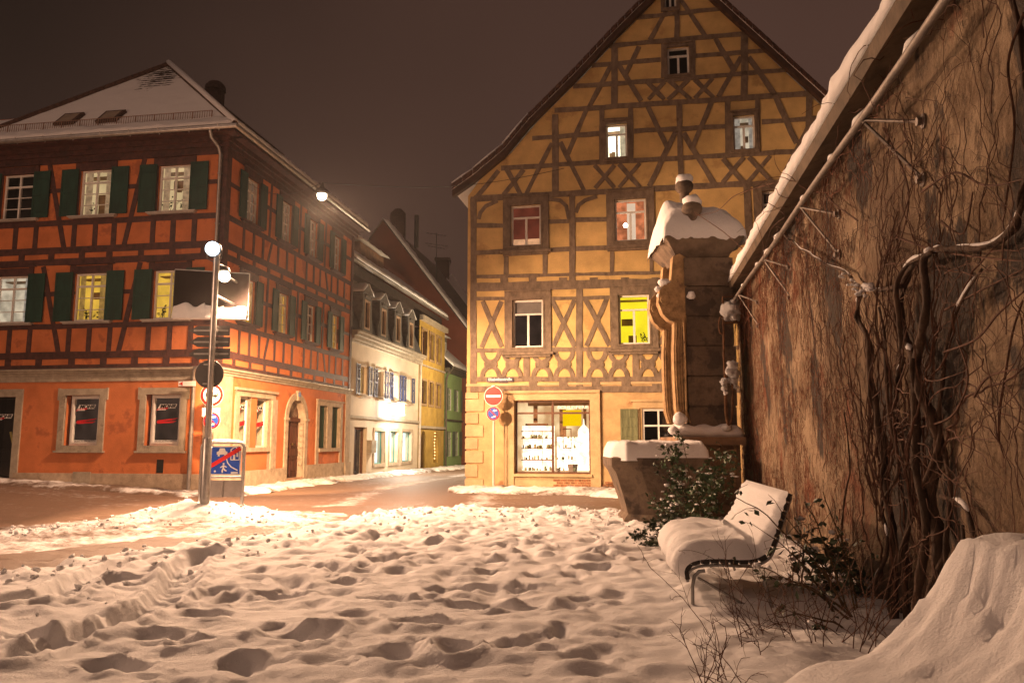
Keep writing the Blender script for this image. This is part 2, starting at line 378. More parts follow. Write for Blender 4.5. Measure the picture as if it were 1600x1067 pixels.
def window(f, par, s0, s1, z0, z1, kind='dark', o=-.08, bars=((.5,), (.27, .51, .755)), fw=.06, bw=.055, thin=.022, mat_=None, plant=None, top=.27, proud=False, curtain=False):
    """casement window: frame with centre post and transom, thin glazing bars, glass and the room behind"""
    if s0 > s1: s0, s1 = s1, s0
    mt = mat_ or white_paint; m = MB(); m.ring(f, s0, s1, z0, z1, fw, o-.05, o+.012)
    W = s1-s0; Hh = z1-z0
    zt = z1-Hh*top
    for a in bars[0]: c = s0+W*a; m.rect(f, c-bw/2, c+bw/2, z0+fw, z1-fw, o-.046, o+.018)
    m.rect(f, s0+fw, s1-fw, zt-bw/2, zt+bw/2, o-.046, o+.024)
    for b in bars[1][1:]:
        c = z1-Hh*b; m.rect(f, s0+fw, s1-fw, c-thin/2, c+thin/2, o-.04, o+.006)
    wn = m.build('window', mt, par)
    g = MB(); g.add([f.P(s0+fw, z0+fw, o-.02), f.P(s1-fw, z0+fw, o-.02), f.P(s1-fw, z1-fw, o-.02), f.P(s0+fw, z1-fw, o-.02)], [(0, 1, 2, 3)])
    g.build('pane', GLASS, wn)
    room_box(f, wn, s0, s1, z0, z1, o-.05, kind, .12 if proud else .55)
    if kind in ('cream', 'yellow', 'white', 'hot', 'curtain', 'bright') and not proud:
        q = MB(); n_ = 26
        for sd in (0, 1):
            if kind == 'hot' or rnd.random() < .25: continue
            wd = W*rnd.uniform(.14, .30); v_ = []; c0 = s0+fw if sd == 0 else s1-fw-wd
            for i in range(n_+1):
                s = c0+wd*i/n_; oo_ = o-.10+.018*math.sin(i*1.9); v_ += [f.P(s, z0+fw*.5, oo_), f.P(s, z1, oo_)]
            q.add(v_, [(2*i, 2*i+2, 2*i+3, 2*i+1) for i in range(n_)])
        if q.f: q.build('curtain', emis('backlit_curtain_'+kind, {'cream': (.62, .38, .2), 'yellow': (.62, .34, .08), 'white': (.6, .5, .4), 'curtain': (.22, .13, .08), 'bright': (1, .8, .5)}.get(kind, (.6, .4, .2)), .55, .4, 9), wn)  # cloth emits by itself, standing in for room light shining through
        q = MB()
        for i in range(rnd.randint(1, 3)):
            a0 = s0+W*rnd.uniform(0, .7); w2 = W*rnd.uniform(.12, .4); zt2 = z0+Hh*rnd.choice((rnd.uniform(.15, .4), rnd.uniform(.5, .8))); zb2 = z0-.05 if zt2 < z0+.45*Hh else zt2-Hh*rnd.uniform(.12, .3)
            q.rect(f, a0, a0+w2, zb2, zt2, o-.56, o-.48)
        q.rect(f, s0-.05, s1+.05, z1-.12, z1-.09, o-.58, o-.3)
        q.build('furniture', mat('room_furniture', (.22, .13, .07), .7, .3), wn)
    if plant:
        p = MB()
        for (a, h, n) in plant: sprig(p, f, s0+W*a, z0+fw, o-.13 if not proud else o-.08, h, n)
        p.build('house_plant', plant_dark, wn)
    return wn
def shutter(f, par, s0, s1, z0, z1, m_, o0=.03, o1=.065, louvre=False, name='shutter'):
    if s0 > s1: s0, s1 = s1, s0
    m = MB(); w = .06
    m.ring(f, s0, s1, z0, z1, w, o0, o1)
    zm = (z0+z1)/2; m.rect(f, s0+w, s1-w, zm-.04, zm+.04, o0, o1)
    if louvre:
        for a, b in ((z0+w, zm-.04), (zm+.04, z1-w)):
            n = int((b-a)/.055)
            for i in range(n):
                z = a+(b-a)*(i+.5)/n
                m.hexa([f.P(s0+w, z-.02, o1-.004), f.P(s1-w, z-.02, o1-.004), f.P(s1-w, z+.012, o0+.004), f.P(s0+w, z+.012, o0+.004),
                        f.P(s0+w, z-.012, o1-.004), f.P(s1-w, z-.012, o1-.004), f.P(s1-w, z+.02, o0+.004), f.P(s0+w, z+.02, o0+.004)])
    else:
        m.rect(f, s0+w, s1-w, z0+w, zm-.04, o0+.006, o1-.012); m.rect(f, s0+w, s1-w, zm+.04, z1-w, o0+.006, o1-.012)
    for z in (z0+.2, z1-.25): m.rect(f, s0+.01, s1-.01, z-.015, z+.015, o1+.001, o1+.006)
    return m.build(name, m_, par)

# ================================================================ orange half-timbered corner house
CX, CY = -8.914, 23.1
FL = Fac((CX, CY), (-.987, .160), -1); FR = Fac((CX, CY), (.160, .987), 1)
hs = thing('timber_house', (CX, CY, 0), 'orange half timbered corner house with dark green shutters and a snowy hipped roof', 'house')
LS1 = 11.5; RS1 = 10.92; ZC = 3.80; ZT = 11.05
Lw2 = [(6.75, 7.87), (3.95, 5.05), (1.21, 2.29)]; Lw1 = [(6.66, 7.80), (3.88, 4.99), (1.17, 2.25)]
Rw = [(1.25, 2.10), (3.77, 4.60), (6.13, 6.95), (8.62, 9.42)]
Z2 = (8.71, 10.22); Z1 = (5.30, 6.83); Z1R = (5.38, 6.82)
holesL = [rectpoly(a, b, *Z2) for a, b in Lw2]+[rectpoly(a, b, *Z1) for a, b in Lw1]+[rectpoly(9.6, 10.7, *Z2), rectpoly(9.6, 10.7, *Z1)]
up = MB().wall(FL, rectpoly(0, LS1, ZC, ZT), holesL)
up.wall(FR, rectpoly(0, RS1, ZC, ZT), [rectpoly(a, b, *Z2) for a, b in Rw]+[rectpoly(a, b, *Z1R) for a, b in Rw])
gwL = [(3.82, 5.00), (1.10, 2.26)]; ZG = (1.44, 2.98)
dL = (6.72, 8.3, .1, 2.95)
arch = lambda c, r, z0, zs, n=12: [(c-r, z0), (c+r, z0)]+[(c+r*math.cos(math.pi*i/n), zs+r*math.sin(math.pi*i/n)) for i in range(n+1)]
dc, dr = 5.62, .72
gR = [rectpoly(1.40, 2.18, 1.35, 3.0), rectpoly(2.60, 3.44, 1.35, 3.0), arch(dc, dr, .22, 2.38), rectpoly(7.65, 8.47, 1.28, 2.98), rectpoly(8.95, 9.85, 1.28, 2.98)]
gw = MB().wall(FL, rectpoly(0, LS1, -.6, ZC), [rectpoly(a, b, *ZG) for a, b in gwL]+[rectpoly(dL[0], dL[1], dL[2], dL[3])], depth=.22, rev=None)
rv = MB(); gw.wall(FR, rectpoly(0, RS1, -.6, ZC), gR, depth=.46, rev=rv); rv.build('stone_reveal', stone, hs)
# rear and far side closing walls
for q in (gw,):
    a, b, c, d = FR.P(RS1, -.6), FR.P(RS1, ZT), FR.P(RS1, -.6, -LS1), FR.P(RS1, ZT, -LS1)
    q.add([a, b, d, c], [(0, 1, 2, 3)]); e, g = FL.P(LS1, -.6), FL.P(LS1, ZT); q.add([e, g, d, c], [(0, 1, 2, 3)])
up.build('upper_wall', orange, hs); gw.build('ground_floor_wall', orange, hs)

T = MB(); TW = .17; o1 = .018
def hb(f, z0, z1, s0, s1): T.bar(f, (s0, (z0+z1)/2), (s1, (z0+z1)/2), z1-z0, -.05, o1, .008, .7)
for f, S, wl2, wl1 in ((FL, LS1, Lw2+[(9.6, 10.7)], Lw1+[(9.6, 10.7)]), (FR, RS1, Rw, Rw)):
    hb(f, 10.48, 11.03, 0, S); hb(f, 8.42, 8.60, 0, S); hb(f, 7.50, 7.72, 0, S); hb(f, 7.13, 7.33, 0, S)
    hb(f, 5.07, 5.24, 0, S); hb(f, 4.12, 4.34, 0, S); hb(f, 3.79, 3.93, 0, S)
    T.rect(f, -.045, .24, ZC, ZT, -.05, .046) if f is FL else T.rect(f, .03, .24, ZC, ZT, -.05, .045)
    if f is FR: T.rect(f, RS1-.22, RS1+.01, ZC, ZT, -.05, .045)
    for (zz, wl, zlo, zhi) in ((Z2, wl2, 8.60, 10.48), (Z1, wl1, 5.24, 7.13)):
        zz = Z1R if (f is FR and zz == Z1) else zz
        for a, b in wl:
            for c in (a-.09, b+.09): T.bar(f, (c, zlo), (c, zhi), .17, -.05, o1+.012)
            T.rect(f, a-.18, b+.18, zz[1]+.0, zz[1]+.24, -.05, o1+.03)
            T.rect(f, a, b, zlo, zz[0], -.05, o1+.03)
            T.rect(f, a-.26, b+.26, zz[1]+.27, zz[1]+.29, -.02, .10)
        zm = zz[0]+.62*(zz[1]-zz[0])-.05
        xs = [0.2]+[q for a, b in sorted(wl) for q in (a-.17, b+.17)]+[S-.1]
        for a, b in zip(xs[::2], xs[1::2]):
            if b-a > .1: T.bar(f, (a, zm), (b, zm), .14, -.05, o1)
# posts
for s in (7.27, 6.53, 5.15, 4.40, 3.74, 2.39, 1.70, .98, 8.6, 9.4, 10.2, 11): T.bar(FL, (s, 7.72), (s, 8.43), .17, -.05, o1)
for s in (7.19, 6.46, 5.07, 4.36, 3.65, 2.33, 1.61, .91, 8.6, 9.4, 10.2, 11): T.bar(FL, (s, 4.34), (s, 5.08), .16, -.05, o1)
def lst(u, v): return FL.st(u, v)
for a, b in (((78.5, 258), (100.5, 390)), ((226.5, 249), (194.5, 383)), ((68.5, 417), (91.5, 552)), ((219.5, 410), (185.5, 549))):
    T.bar(FL, lst(*a), lst(*b), .155, -.05, o1+.004)
for u in (34.6, 81, 128.4, 171.5, 220.5, 269.5, 318): T.bar(FL, (lst(u, 397)[0], 7.32), (lst(u, 397)[0], 7.51), .2, -.05, o1)
for u in (13, 61, 112.5, 162, 210.5, 260, 306): T.bar(FL, (lst(u, 563)[0], 3.92), (lst(u, 563)[0], 4.13), .22, -.05, o1)
for s in (8.3, 9.4, 10.5): T.bar(FL, (s, 7.32), (s, 7.51), .2, -.05, o1); T.bar(FL, (s, 3.92), (s, 4.13), .2, -.05, o1)
for k, s in enumerate((1.22, 1.88, 2.53, 3.05, 3.66, 4.36, 5.03, 6.05, 6.72, 7.36, 8.02, 8.52, 9.2, 9.95)):
    for z0, z1 in ((7.72, 8.43), (4.34, 5.08)):
        le = {3: .12, 10: -.12}.get(k, 0); T.bar(FR, (s-le, z0), (s+le, z1), .13, -.05, o1)
for s in (2.95, 5.35, 7.75): T.bar(FR, (s, 8.6), (s+.05, 10.5), .14, -.05, o1); T.bar(FR, (s, 5.24), (s+.05, 7.13), .14, -.05, o1)
for k in range(10):
    s = .95+k*1.02; T.bar(FR, (s, 7.32), (s, 7.51), .17, -.05, o1); T.bar(FR, (s, 3.92), (s, 4.13), .17, -.05, o1)
T.build('timber_frame', red_timber, hs)
hwin = {0: 'dark', 1: 'cream', 2: 'cream', 3: 'dark'}
pl = {1: [(.85, .45, 5)], 2: [(.2, .5, 6), (.75, .5, 9)]}
for i, (a, b) in enumerate(Lw2+[(9.6, 10.7)]): window(FL, hs, a, b, *Z2, kind=hwin[i], plant=pl.get(i))
for i, (a, b) in enumerate(Lw1+[(9.6, 10.7)]): window(FL, hs, a, b, *Z1, kind=('white', 'yellow', 'yellow', 'dark')[i], plant=[(.3, .3, 8), (.7, .4, 8)] if i else None)
for i, (a, b) in enumerate(Rw): window(FR, hs, a, b, *Z2, kind='curtain' if i else 'curtain', plant=[(.4, .4, 7)] if i else None)
for i, (a, b) in enumerate(Rw): window(FR, hs, a, b, *Z1R, kind=('yellow', 'yellow', 'dim', 'yellow')[i], plant=[(.4, .45, 8)] if i < 2 else None)
sh = MB(); SM = mat('sill_metal', (.5, .46, .42), .5, .1, metal=.4)
for f, wl, zz in ((FL, Lw2, Z2), (FL, Lw1, Z1), (FR, Rw, Z2), (FR, Rw, Z1R)):
    for a, b in wl:
        q = MB(); q.rect(f, a-.3, b+.3, zz[0]-.05, zz[0]-.015, -.06, .16); q.rect(f, a-.26, b+.26, zz[0]-.09, zz[0]-.052, -.03, .12); q.build('window_sill', SM if f is FL else red_timber, hs)
        wd = .60 if f is FL else .44
        shutter(f, hs, a-.04-wd, a-.04, zz[0]+.0, zz[1]+.04, green_shutter, .05, .09)
        shutter(f, hs, b+.04, b+.04+wd, zz[0]+.0, zz[1]+.04, green_shutter, .05, .09)
# string course, plinth, corner pilasters
k = MB()
for z0, z1, o in ((3.58, 3.66, .05), (3.66, 3.73, .10), (3.73, 3.785, .16)):
    k.rect(FL, -o, LS1, z0, z1, -.02, o); k.rect(FR, 0, RS1, z0, z1, -.02, o-.001)
k.rect(FL, .0, LS1, 3.40, 3.58, -.02, .03); 
k.build('string_course', grey_stone, hs)
k = MB(); k.rect(FL, -.152, LS1+.1, 3.79, 3.80, 0, .165); k.rect(FR, 0, RS1+.05, 3.79, 3.80, 0, .163); k.build('flashing', zinc, hs)
k = MB(); k.rect(FL, -.06, 6.62, -.6, .60, -.02, .06); k.rect(FL, 8.5, LS1, -.6, .6, -.02, .06); k.rect(FR, 0, dc-dr-.22, -.6, .62, -.02, .058); k.rect(FR, dc+dr+.22, RS1, -.6, .66, -.02, .058); k.rect(FR, dc-dr-.21, dc+dr+.21, -.6, .20, -.6, .09)
k.build('plinth', stone, hs)
k = MB(); k.rect(FL, -.03, .34, .60, 3.40, -.02, .03); k.rect(FR, 0, .95, .62, 3.58, -.02, .028); k.build('corner_pilaster', stone, hs)
k = MB(); k.rect(FR, 10.45, 11.0, .66, 3.58, -.02, .04); k.rect(FR, 10.4, 11.05, -.6, .66, -.02, .1); k.build('corner_pilaster', stone, hs)
def surround(f, s0, s1, z0, z1, w, o=.05, ears=False, m_=grey_stone, name='window_surround', sill=True):
    q = MB(); q.ring(f, s0-w, s1+w, z0-(w if sill else 0), z1+w, w, -.03, o)
    if ears: q.rect(f, s0-w-.07, s0-w, z1-.15, z1+w+.02, -.02, o-.003); q.rect(f, s1+w, s1+w+.07, z1-.15, z1+w+.02, -.02, o-.003)
    if sill: q.rect(f, s0-w-.05, s1+w+.05, z0-w-.02, z0-w+.04, 0, o+.06)
    return q.build(name, m_, hs)
shopglass = glass('shop_glass', .12)
lm = mat('black_lettering', (.01, .01, .01), .5, .02)
def decal(f, par, s, z, w, o, url=True, rev=True):
    h = w*.2
    q = MB(); sg = -1 if rev else 1
    P = [(s, z), (s+sg*w, z), (s+sg*(w+.05), z+h*1.15), (s+sg*.06, z+h*1.15)]
    q.prism(f, P, o, o+.002); q.build('sign_film', white_sign, par)
    text_mesh('lettering', 'MOHR', f, s+sg*.07, z+.02, o+.005, h*1.25, lm, par, w*.9, .3, .006, rev)
    q = MB(); q.prism(f, [(s-sg*.05, z-.07), (s+sg*w*.55, z-.02), (s+sg*w*.6, z+.035), (s+sg*.0, z+.0)], o+.008, o+.010); q.build('sign_film', red_sign, par)
    text_mesh('lettering', 'Stadtilla', f, s, z-.055, o+.011, .10, white_sign, par, w*.45, .3, .0, rev)
for i, (a, b) in enumerate(gwL):
    surround(FL, a, b, *ZG, .20 if i == 0 else .20, ears=True)
    wn = window(FL, hs, a+.10 if 0 else a, b, *ZG, kind='dim', o=-.12, bars=((), (.0,)), top=-.2, fw=.09) if 0 else None
    m = MB(); m.ring(FL, a, b-.12, ZG[0], ZG[1], .09, -.20, -.10); m.ring(FL, a+.06, b-.18, ZG[0]+.06, ZG[1]-.06, .05, -.12, -.075)
    wn = m.build('window', white_paint, hs)
    g = MB(); g.add([FL.P(a+.08, ZG[0]+.08, -.12), FL.P(b-.2, ZG[0]+.08, -.12), FL.P(b-.2, ZG[1]-.08, -.12), FL.P(a+.08, ZG[1]-.08, -.12)], [(0, 1, 2, 3)]); g.build('pane', shopglass, wn)
    room_box(FL, wn, a, b-.12, *ZG, -.21, 'dim', 1.2)
    decal(FL, wn, b-.32, ZG[1]-.42, .58, -.118)
    q = MB(); q.prism(FL, [(b-.3, 2.14), (a+.25, 2.22), (a+.16, 2.27), (b-.33, 2.2)], -.116, -.114); q.prism(FL, [(b-.34, 2.10), (a+.3, 2.12), (a+.2, 2.18), (b-.3, 2.15)], -.112, -.111); q.build('sign_film', red_sign, wn)
    text_mesh('lettering', 'WWW.MOHR-STADTILLU.DE', FL, b-.26, ZG[0]+.12, -.116, .06, white_sign, wn, .78, 0, .001, True)
# shop door at the far left
m = MB(); m.ring(FL, dL[0]-.22, dL[1]+.22, -.3, dL[3]+.24, .24, -.03, .05); m.build('door_surround', grey_stone, hs)
m = MB(); m.ring(FL, dL[0], dL[1], dL[2], dL[3], .07, -.2, -.13); dd = m.build('shop_door', black_paint, hs)
g = MB(); g.add([FL.P(dL[0]+.05, .15, -.16), FL.P(dL[1]-.05, .15, -.16), FL.P(dL[1]-.05, 2.9, -.16), FL.P(dL[0]+.05, 2.9, -.16)], [(0, 1, 2, 3)]); g.build('pane', shopglass, dd)
room_box(FL, dd, dL[0], dL[1], .1, 2.95, -.21, 'dark', 1.2); decal(FL, dd, 7.6, 2.28, .58, -.155)
m = MB(); m.bar(FL, (6.84, 1.5), (6.96, 1.86), .06, -.12, -.09, 0, 9); m.build('handle', mat('brass_green', (.35, .3, .1), .4), dd)
m = MB(); m.rect(FL, dL[0]-.1, dL[1]+.2, -.4, .10, -.5, .3); m.build('doorstep', stone, hs)
# vents in the plinth
m = MB(); s_, z_ = lst(130, 740); m.rect(FL, s_-.3, s_+.3, .22, .64, .05, .075)
for i in range(8):
    for j in range(4): m.rect(FL, s_-.26+i*.068, s_-.22+i*.068, .27+j*.09, .31+j*.09, .074, .078)
m.build('vent_plate', grey_stone, hs)
m = MB(); m.rect(FL, lst(250, 730)[0]-.11, lst(250, 730)[0]+.11, .62, 1.02, .0, .012); m.build('vent_plate', black_int, hs)
# right face, ground floor
m = MB(); o = .05
m.rect(FR, 1.14, 1.40, .62, 3.16, -.02, o); m.rect(FR, 2.18, 2.60, 1.22, 3.0, -.25, o-.06); m.rect(FR, 3.44, 4.1, .62, 3.0, -.02, .0035); m.rect(FR, 3.62, 3.84, .62, 3.0, -.02, o); m.rect(FR, 1.14, 3.84, 3.0, 3.18, -.02, o+.001); m.rect(FR, 1.10, 3.92, 3.18, 3.26, -.02, .12)
m.rect(FR, 1.40, 3.5, 1.22, 1.35, -.25, .08)
m.build('window_surround', stone, hs)
for a, b in ((1.40, 2.18), (2.60, 3.44)):
    q = MB(); q.ring(FR, a, b, 1.35, 3.0, .07, -.18, -.12); wn = q.build('window', white_paint, hs)
    g = MB(); g.add([FR.P(a, 1.35, -.15), FR.P(b, 1.35, -.15), FR.P(b, 3.0, -.15), FR.P(a, 3.0, -.15)], [(0, 1, 2, 3)]); g.build('pane', shopglass, wn)
    room_box(FR, wn, a, b, 1.35, 3.0, -.462, 'dim', 1.)
    decal(FR, wn, a+.08, 2.6, .56, -.145, rev=False)
    q = MB(); q.prism(FR, [(a+.1, 2.0), (b-.08, 2.1), (b-.08, 2.24), (a+.1, 2.14)], -.145, -.143); q.build('sign_film', red_sign, wn)
    q = MB(); q.ball(FR.P((a+b)/2+(-.15 if a < 2 else .0), 1.62 if a > 2 else 1.85, -.6), .09); q.build('lamp_bulb', emis('small_lamp', (1., .8, .45), 9), wn)
    q = MB(); q.lathe(FR.P((a+b)/2-.15, 1.37, -.6), [(.10, 0), (.13, .35), (.11, .36)]); q.build('shop_vase', stone, wn)
m = MB(); n = 18
for sgn in range(1):
    ring = [(dc+(dr+.24)*math.cos(math.pi*i/n), 2.38+(dr+.24)*math.sin(math.pi*i/n)) for i in range(n+1)]+[(dc+dr*math.cos(math.pi*i/n), 2.38+dr*math.sin(math.pi*i/n)) for i in range(n, -1, -1)]
    m.prism(FR, ring, -.05, .05)
m.rect(FR, dc-dr-.24, dc-dr, .20, 2.38, -.05, .05); m.rect(FR, dc+dr, dc+dr+.24, .20, 2.38, -.05, .05)
m.rect(FR, dc-.1, dc+.1, 3.06, 3.42, .0, .10); m.rect(FR, dc-dr-.28, dc-dr+.02, 2.32, 2.40, -.04, .09); m.rect(FR, dc+dr-.02, dc+dr+.28, 2.32, 2.40, -.04, .09)
for i in range(8): # carved rosettes on the far jamb
    a = math.pi*i/20; 
    m.lathe(FR.P(dc+dr-.005-.0 if i > 7 else dc+dr-.012, .7+i*.22, -.11), [(.07, 0), (.05, .02), (.02, .03)], 8, axis=(-FR.d[0], -FR.d[1], 0))
m.build('door_arch', stone, hs)
m = MB(); m.prism(FR, arch(dc, dr, .22, 2.38), -.29, -.24)
for s0, s1 in ((dc-dr+.06, dc-.03), (dc+.03, dc+dr-.06)):
    for z0, z1 in ((.35, .95), (1.35, 2.2)): m.ring(FR, s0, s1, z0, z1, .06, -.24, -.205); m.rect(FR, s0+.12, s1-.12, z0+.12, z1-.12, -.24, -.21)
    m.rect(FR, s0, s1, 1.02, 1.28, -.24, -.19)
m.rect(FR, dc-dr, dc+dr, 2.28, 2.42, -.24, -.16); m.rect(FR, dc-.03, dc+.03, .25, 2.28, -.24, -.18)
dd = m.build('arched_door', wood_door, hs)
m = MB(); m.ball(FR.P(dc+.1, 1.45, -.16), .035); m.build('handle', mat('brass', (.6, .45, .15), .3, metal=1.), dd)
m = MB(); fan = [(dc+(dr-.14)*math.cos(math.pi*i/n), 2.46+(dr-.14)*math.sin(math.pi*i/n)) for i in range(n+1)]; m.prism(FR, fan, -.238, -.22); m.build('fanlight', shopglass, dd)
m = MB(); o = .05
m.rect(FR, 7.4, 7.65, .66, 3.16, -.02, o); m.rect(FR, 8.47, 8.95, 1.14, 2.98, -.25, o-.003); m.rect(FR, 9.85, 10.1, .66, 3.16, -.02, o); m.rect(FR, 7.65, 9.85, 2.98, 3.16, -.02, o-.001); m.rect(FR, 7.38, 10.15, 3.16, 3.22, -.02, .1); m.rect(FR, 7.65, 9.85, 1.14, 1.28, -.2, .09)
m.build('window_surround', stone, hs)
for a, b in ((7.65, 8.47), (8.95, 9.85)):
    c = (a+b)/2; shutter(FR, hs, a+.02, c-.01, 1.30, 2.96, green_shutter, -.14, -.10); shutter(FR, hs, c+.01, b-.02, 1.30, 2.96, green_shutter, -.14, -.10)
    room_box(FR, hs, a, b, 1.3, 2.96, -.2, 'dark', .3)
# eaves: boarded soffit, gutter, downpipe
OV = .50
def corner_pt(oL, oR, z):  # point offset outward from both faces
    return Vector((CX+FL.n[0]*oL+FR.n[0]*oR, CY+FL.n[1]*oL+FR.n[1]*oR, z))
m = MB()
for z0, z1, o in ((11.02, 11.10, OV-.05), (10.86, 11.02, .16), (10.72, 10.86, .10)):
    m.rect(FL, -o, LS1, z0, z1, -.1, o); m.rect(FR, 0, RS1+.3, z0, z1-.001, -.1, o-.002)
m.build('eaves_board', red_timber, hs)
m = MB(); m.tube([FL.P(LS1, 11.13, OV+.05), corner_pt(OV+.05, OV+.05, 11.15), FR.P(RS1+.5, 11.13, OV+.05)], .085, 10)
for i in range(12): m.tube([FL.P(i, 11.2, OV-.08), FL.P(i, 11.03, OV+.04), FL.P(i, 11.22, OV+.15)], .012, 4)
m.build('gutter', zinc, hs, smooth=50)
ds = lst(346, 260)[0]
m = MB(); m.tube([FL.P(ds+.12, 11.07, OV+.03), FL.P(ds+.10, 10.85, OV-.02), FL.P(ds, 10.62, .20), FL.P(ds-.02, 10.4, .11), FL.P(ds-.02, 3.92, .11)], .055, 10)
m.tube([FL.P(ds-.02, 3.95, .112), FL.P(ds+.1, 3.85, .22), FL.P(.58, 3.72, .25), FL.P(.66, 3.5, .16), FL.P(.66, 3.3, .10), FL.P(.66, .0, .10)], .055, 10)
for z in (9.8, 8.2, 6.2, 4.6): m.tube([FL.P(ds-.02, z, .11), FL.P(ds-.02, z+.04, .11)], .07, 10)
m.tube([FL.P(.66, 1.8, .1), FL.P(.66, 1.85, .1)], .075, 10); m.tube([FL.P(.66, 1.8, .1), FL.P(.66, .3, .1)], .064, 10)
m.build('downpipe', zinc, hs, smooth=50)
# roof: hip towards the square, ridge running back along the street face
E0 = corner_pt(OV, OV, 11.17); E1 = FL.P(9.2, 11.17, OV); AP = Vector((CX, CY, 0))+Vector((FL.d[0]*4.5+FR.d[0]*3.35, FL.d[1]*4.5+FR.d[1]*3.35, 15.45))
RB = AP+Vector((FR.d[0]*9.5, FR.d[1]*9.5, 0)); E2 = FR.P(RS1+.4, 11.17, OV); E3 = E1+Vector((FR.d[0]*12, FR.d[1]*12, 0))
def roof_mat():
    m = bpy.data.materials.new('snowy_tiles'); m.use_nodes = True; n = m.node_tree.nodes; L = m.node_tree.links; b = n['Principled BSDF']
    b.inputs['Roughness'].default_value = .8
    t = n.new('ShaderNodeTexCoord'); nz = n.new('ShaderNodeTexNoise'); nz.inputs['Scale'].default_value = .9; nz.inputs['Detail'].default_value = 9; nz.inputs['Roughness'].default_value = .7
    L.new(t.outputs['Object'], nz.inputs['Vector'])
    at_ = n.new('ShaderNodeAttribute'); at_.attribute_name = 'bare'
    wv = n.new('ShaderNodeTexWave'); wv.bands_direction = 'Z'; wv.inputs['Scale'].default_value = 2.1; wv.inputs['Distortion'].default_value = 1.2; wv.inputs['Detail'].default_value = 2; wv.inputs['Detail Scale'].default_value = 5
    L.new(t.outputs['Object'], wv.inputs['Vector'])
    a1 = n.new('ShaderNodeMath'); a1.operation = 'MULTIPLY_ADD'; a1.inputs[1].default_value = 1.6; L.new(nz.outputs['Fac'], a1.inputs[0]); L.new(at_.outputs['Fac'], a1.inputs[2])
    a2 = n.new('ShaderNodeMath'); a2.operation = 'MULTIPLY_ADD'; a2.inputs[1].default_value = .22; L.new(wv.outputs['Fac'], a2.inputs[0]); L.new(a1.outputs[0], a2.inputs[2])
    r = n.new('ShaderNodeValToRGB'); L.new(a2.outputs[0], r.inputs[0]); r.color_ramp.elements[0].position = 0.0; r.color_ramp.elements[1].position = .0
    r.color_ramp.elements[0].color = (0, 0, 0, 1); r.color_ramp.elements[1].color = (1, 1, 1, 1)
    mr = n.new('ShaderNodeMapRange'); mr.inputs[1].default_value = 1.42; mr.inputs[2].default_value = 1.50; L.new(a2.outputs[0], mr.inputs[0])
    mx = n.new('ShaderNodeMixRGB'); L.new(mr.outputs[0], mx.inputs[0]); mx.inputs[1].default_value = (.78, .77, .78, 1); mx.inputs[2].default_value = (.035, .022, .018, 1)
    L.new(mx.outputs[0], b.inputs['Base Color'])
    bp = n.new('ShaderNodeBump'); bp.inputs['Distance'].default_value = .06; bp.invert = True; L.new(mr.outputs[0], bp.inputs['Height']); L.new(bp.outputs[0], b.inputs['Normal'])
    return m
SNOWTILE = roof_mat()
def roof_plane(name, c, nu, nv, par, bare_fn, mt=SNOWTILE, lump=.03):
    p00, p10, p11, p01 = [Vector(x) for x in c]; a = np.linspace(0, 1, nu+1)[None, :]*np.ones((nv+1, 1)); b = np.linspace(0, 1, nv+1)[:, None]*np.ones((1, nu+1))
    X, Y, Z = [((p00[i]*(1-a)+p10[i]*a)*(1-b)+(p01[i]*(1-a)+p11[i]*a)*b) for i in range(3)]
    B = bare_fn(a, b, X, Y, Z); Z = Z+lump*fbm(X*1.7+40, Y*1.7+Z, 4)
    return grid_mesh(name, X, Y, Z, mt, {'bare': B}, par)
def bare_front(a, b, X, Y, Z):
    return -.15+1.0*np.clip((b-.42)*1.6, -.3, 1)*(.35+.65*np.clip(a*1.6-.1, 0, 1)) + .25*np.exp(-((b-.45)/.05)**2)
roof_plane('roof', (E1+Vector((0, 0, .06)), E0+Vector((0, 0, .06)), AP, AP), 160, 110, hs, lambda a, b, X, Y, Z: -.06+.72*np.clip((b-.34)*1.9, -.2, 1)*(.45+.55*np.clip(1.3-1.6*np.abs(a-.62), 0, 1)))
roof_plane('roof', (E0+Vector((0, 0, .05)), E2+Vector((0, 0, .05)), RB, AP), 110, 60, hs, lambda a, b, X, Y, Z: np.where(b < .09, -.5, .75)+0*Z)
roof_plane('roof', (E1+Vector((0, 0, .05)), AP, RB, E3), 40, 40, hs, lambda a, b, X, Y, Z: -.3+0*Z)
m = MB(); m.add([E0, E1, E3, E2], [(0, 1, 2, 3)]); m.tube([E0+Vector((0, 0, .07)), AP+Vector((0, 0, .07))], .09, 8); m.tube([AP+Vector((0, 0, .07)), RB+Vector((0, 0, .07))], .09, 8); m.tube([AP+Vector((0, 0, .07)), E1+Vector((0, 0, .07))], .09, 8)
m.build('ridge_tiles', tile, hs)
k = MB(); k.tube([E0+Vector((0, 0, .12)), E0*.5+AP*.5+Vector((0, 0, .15)), AP+Vector((0, 0, .13))], .10, 8); k.build('ridge_snow', SNOW, hs, smooth=True)
snow_patch('eaves_snow', (FL.P(LS1, 11.16, OV+.06), corner_pt(OV+.06, OV+.06, 11.16), corner_pt(OV-.5, OV-.5, 11.62), FL.P(LS1, 11.62, OV-.5)), 140, 6, .12, hs, edge=.10, amp=.03)
snow_patch('eaves_snow', (corner_pt(OV+.06, OV+.06, 11.18), FR.P(RS1+.4, 11.18, OV+.06), FR.P(RS1+.4, 11.5, OV-.25), corner_pt(OV-.25, OV-.25, 11.5)), 110, 4, .12, hs, edge=.08, amp=.02)
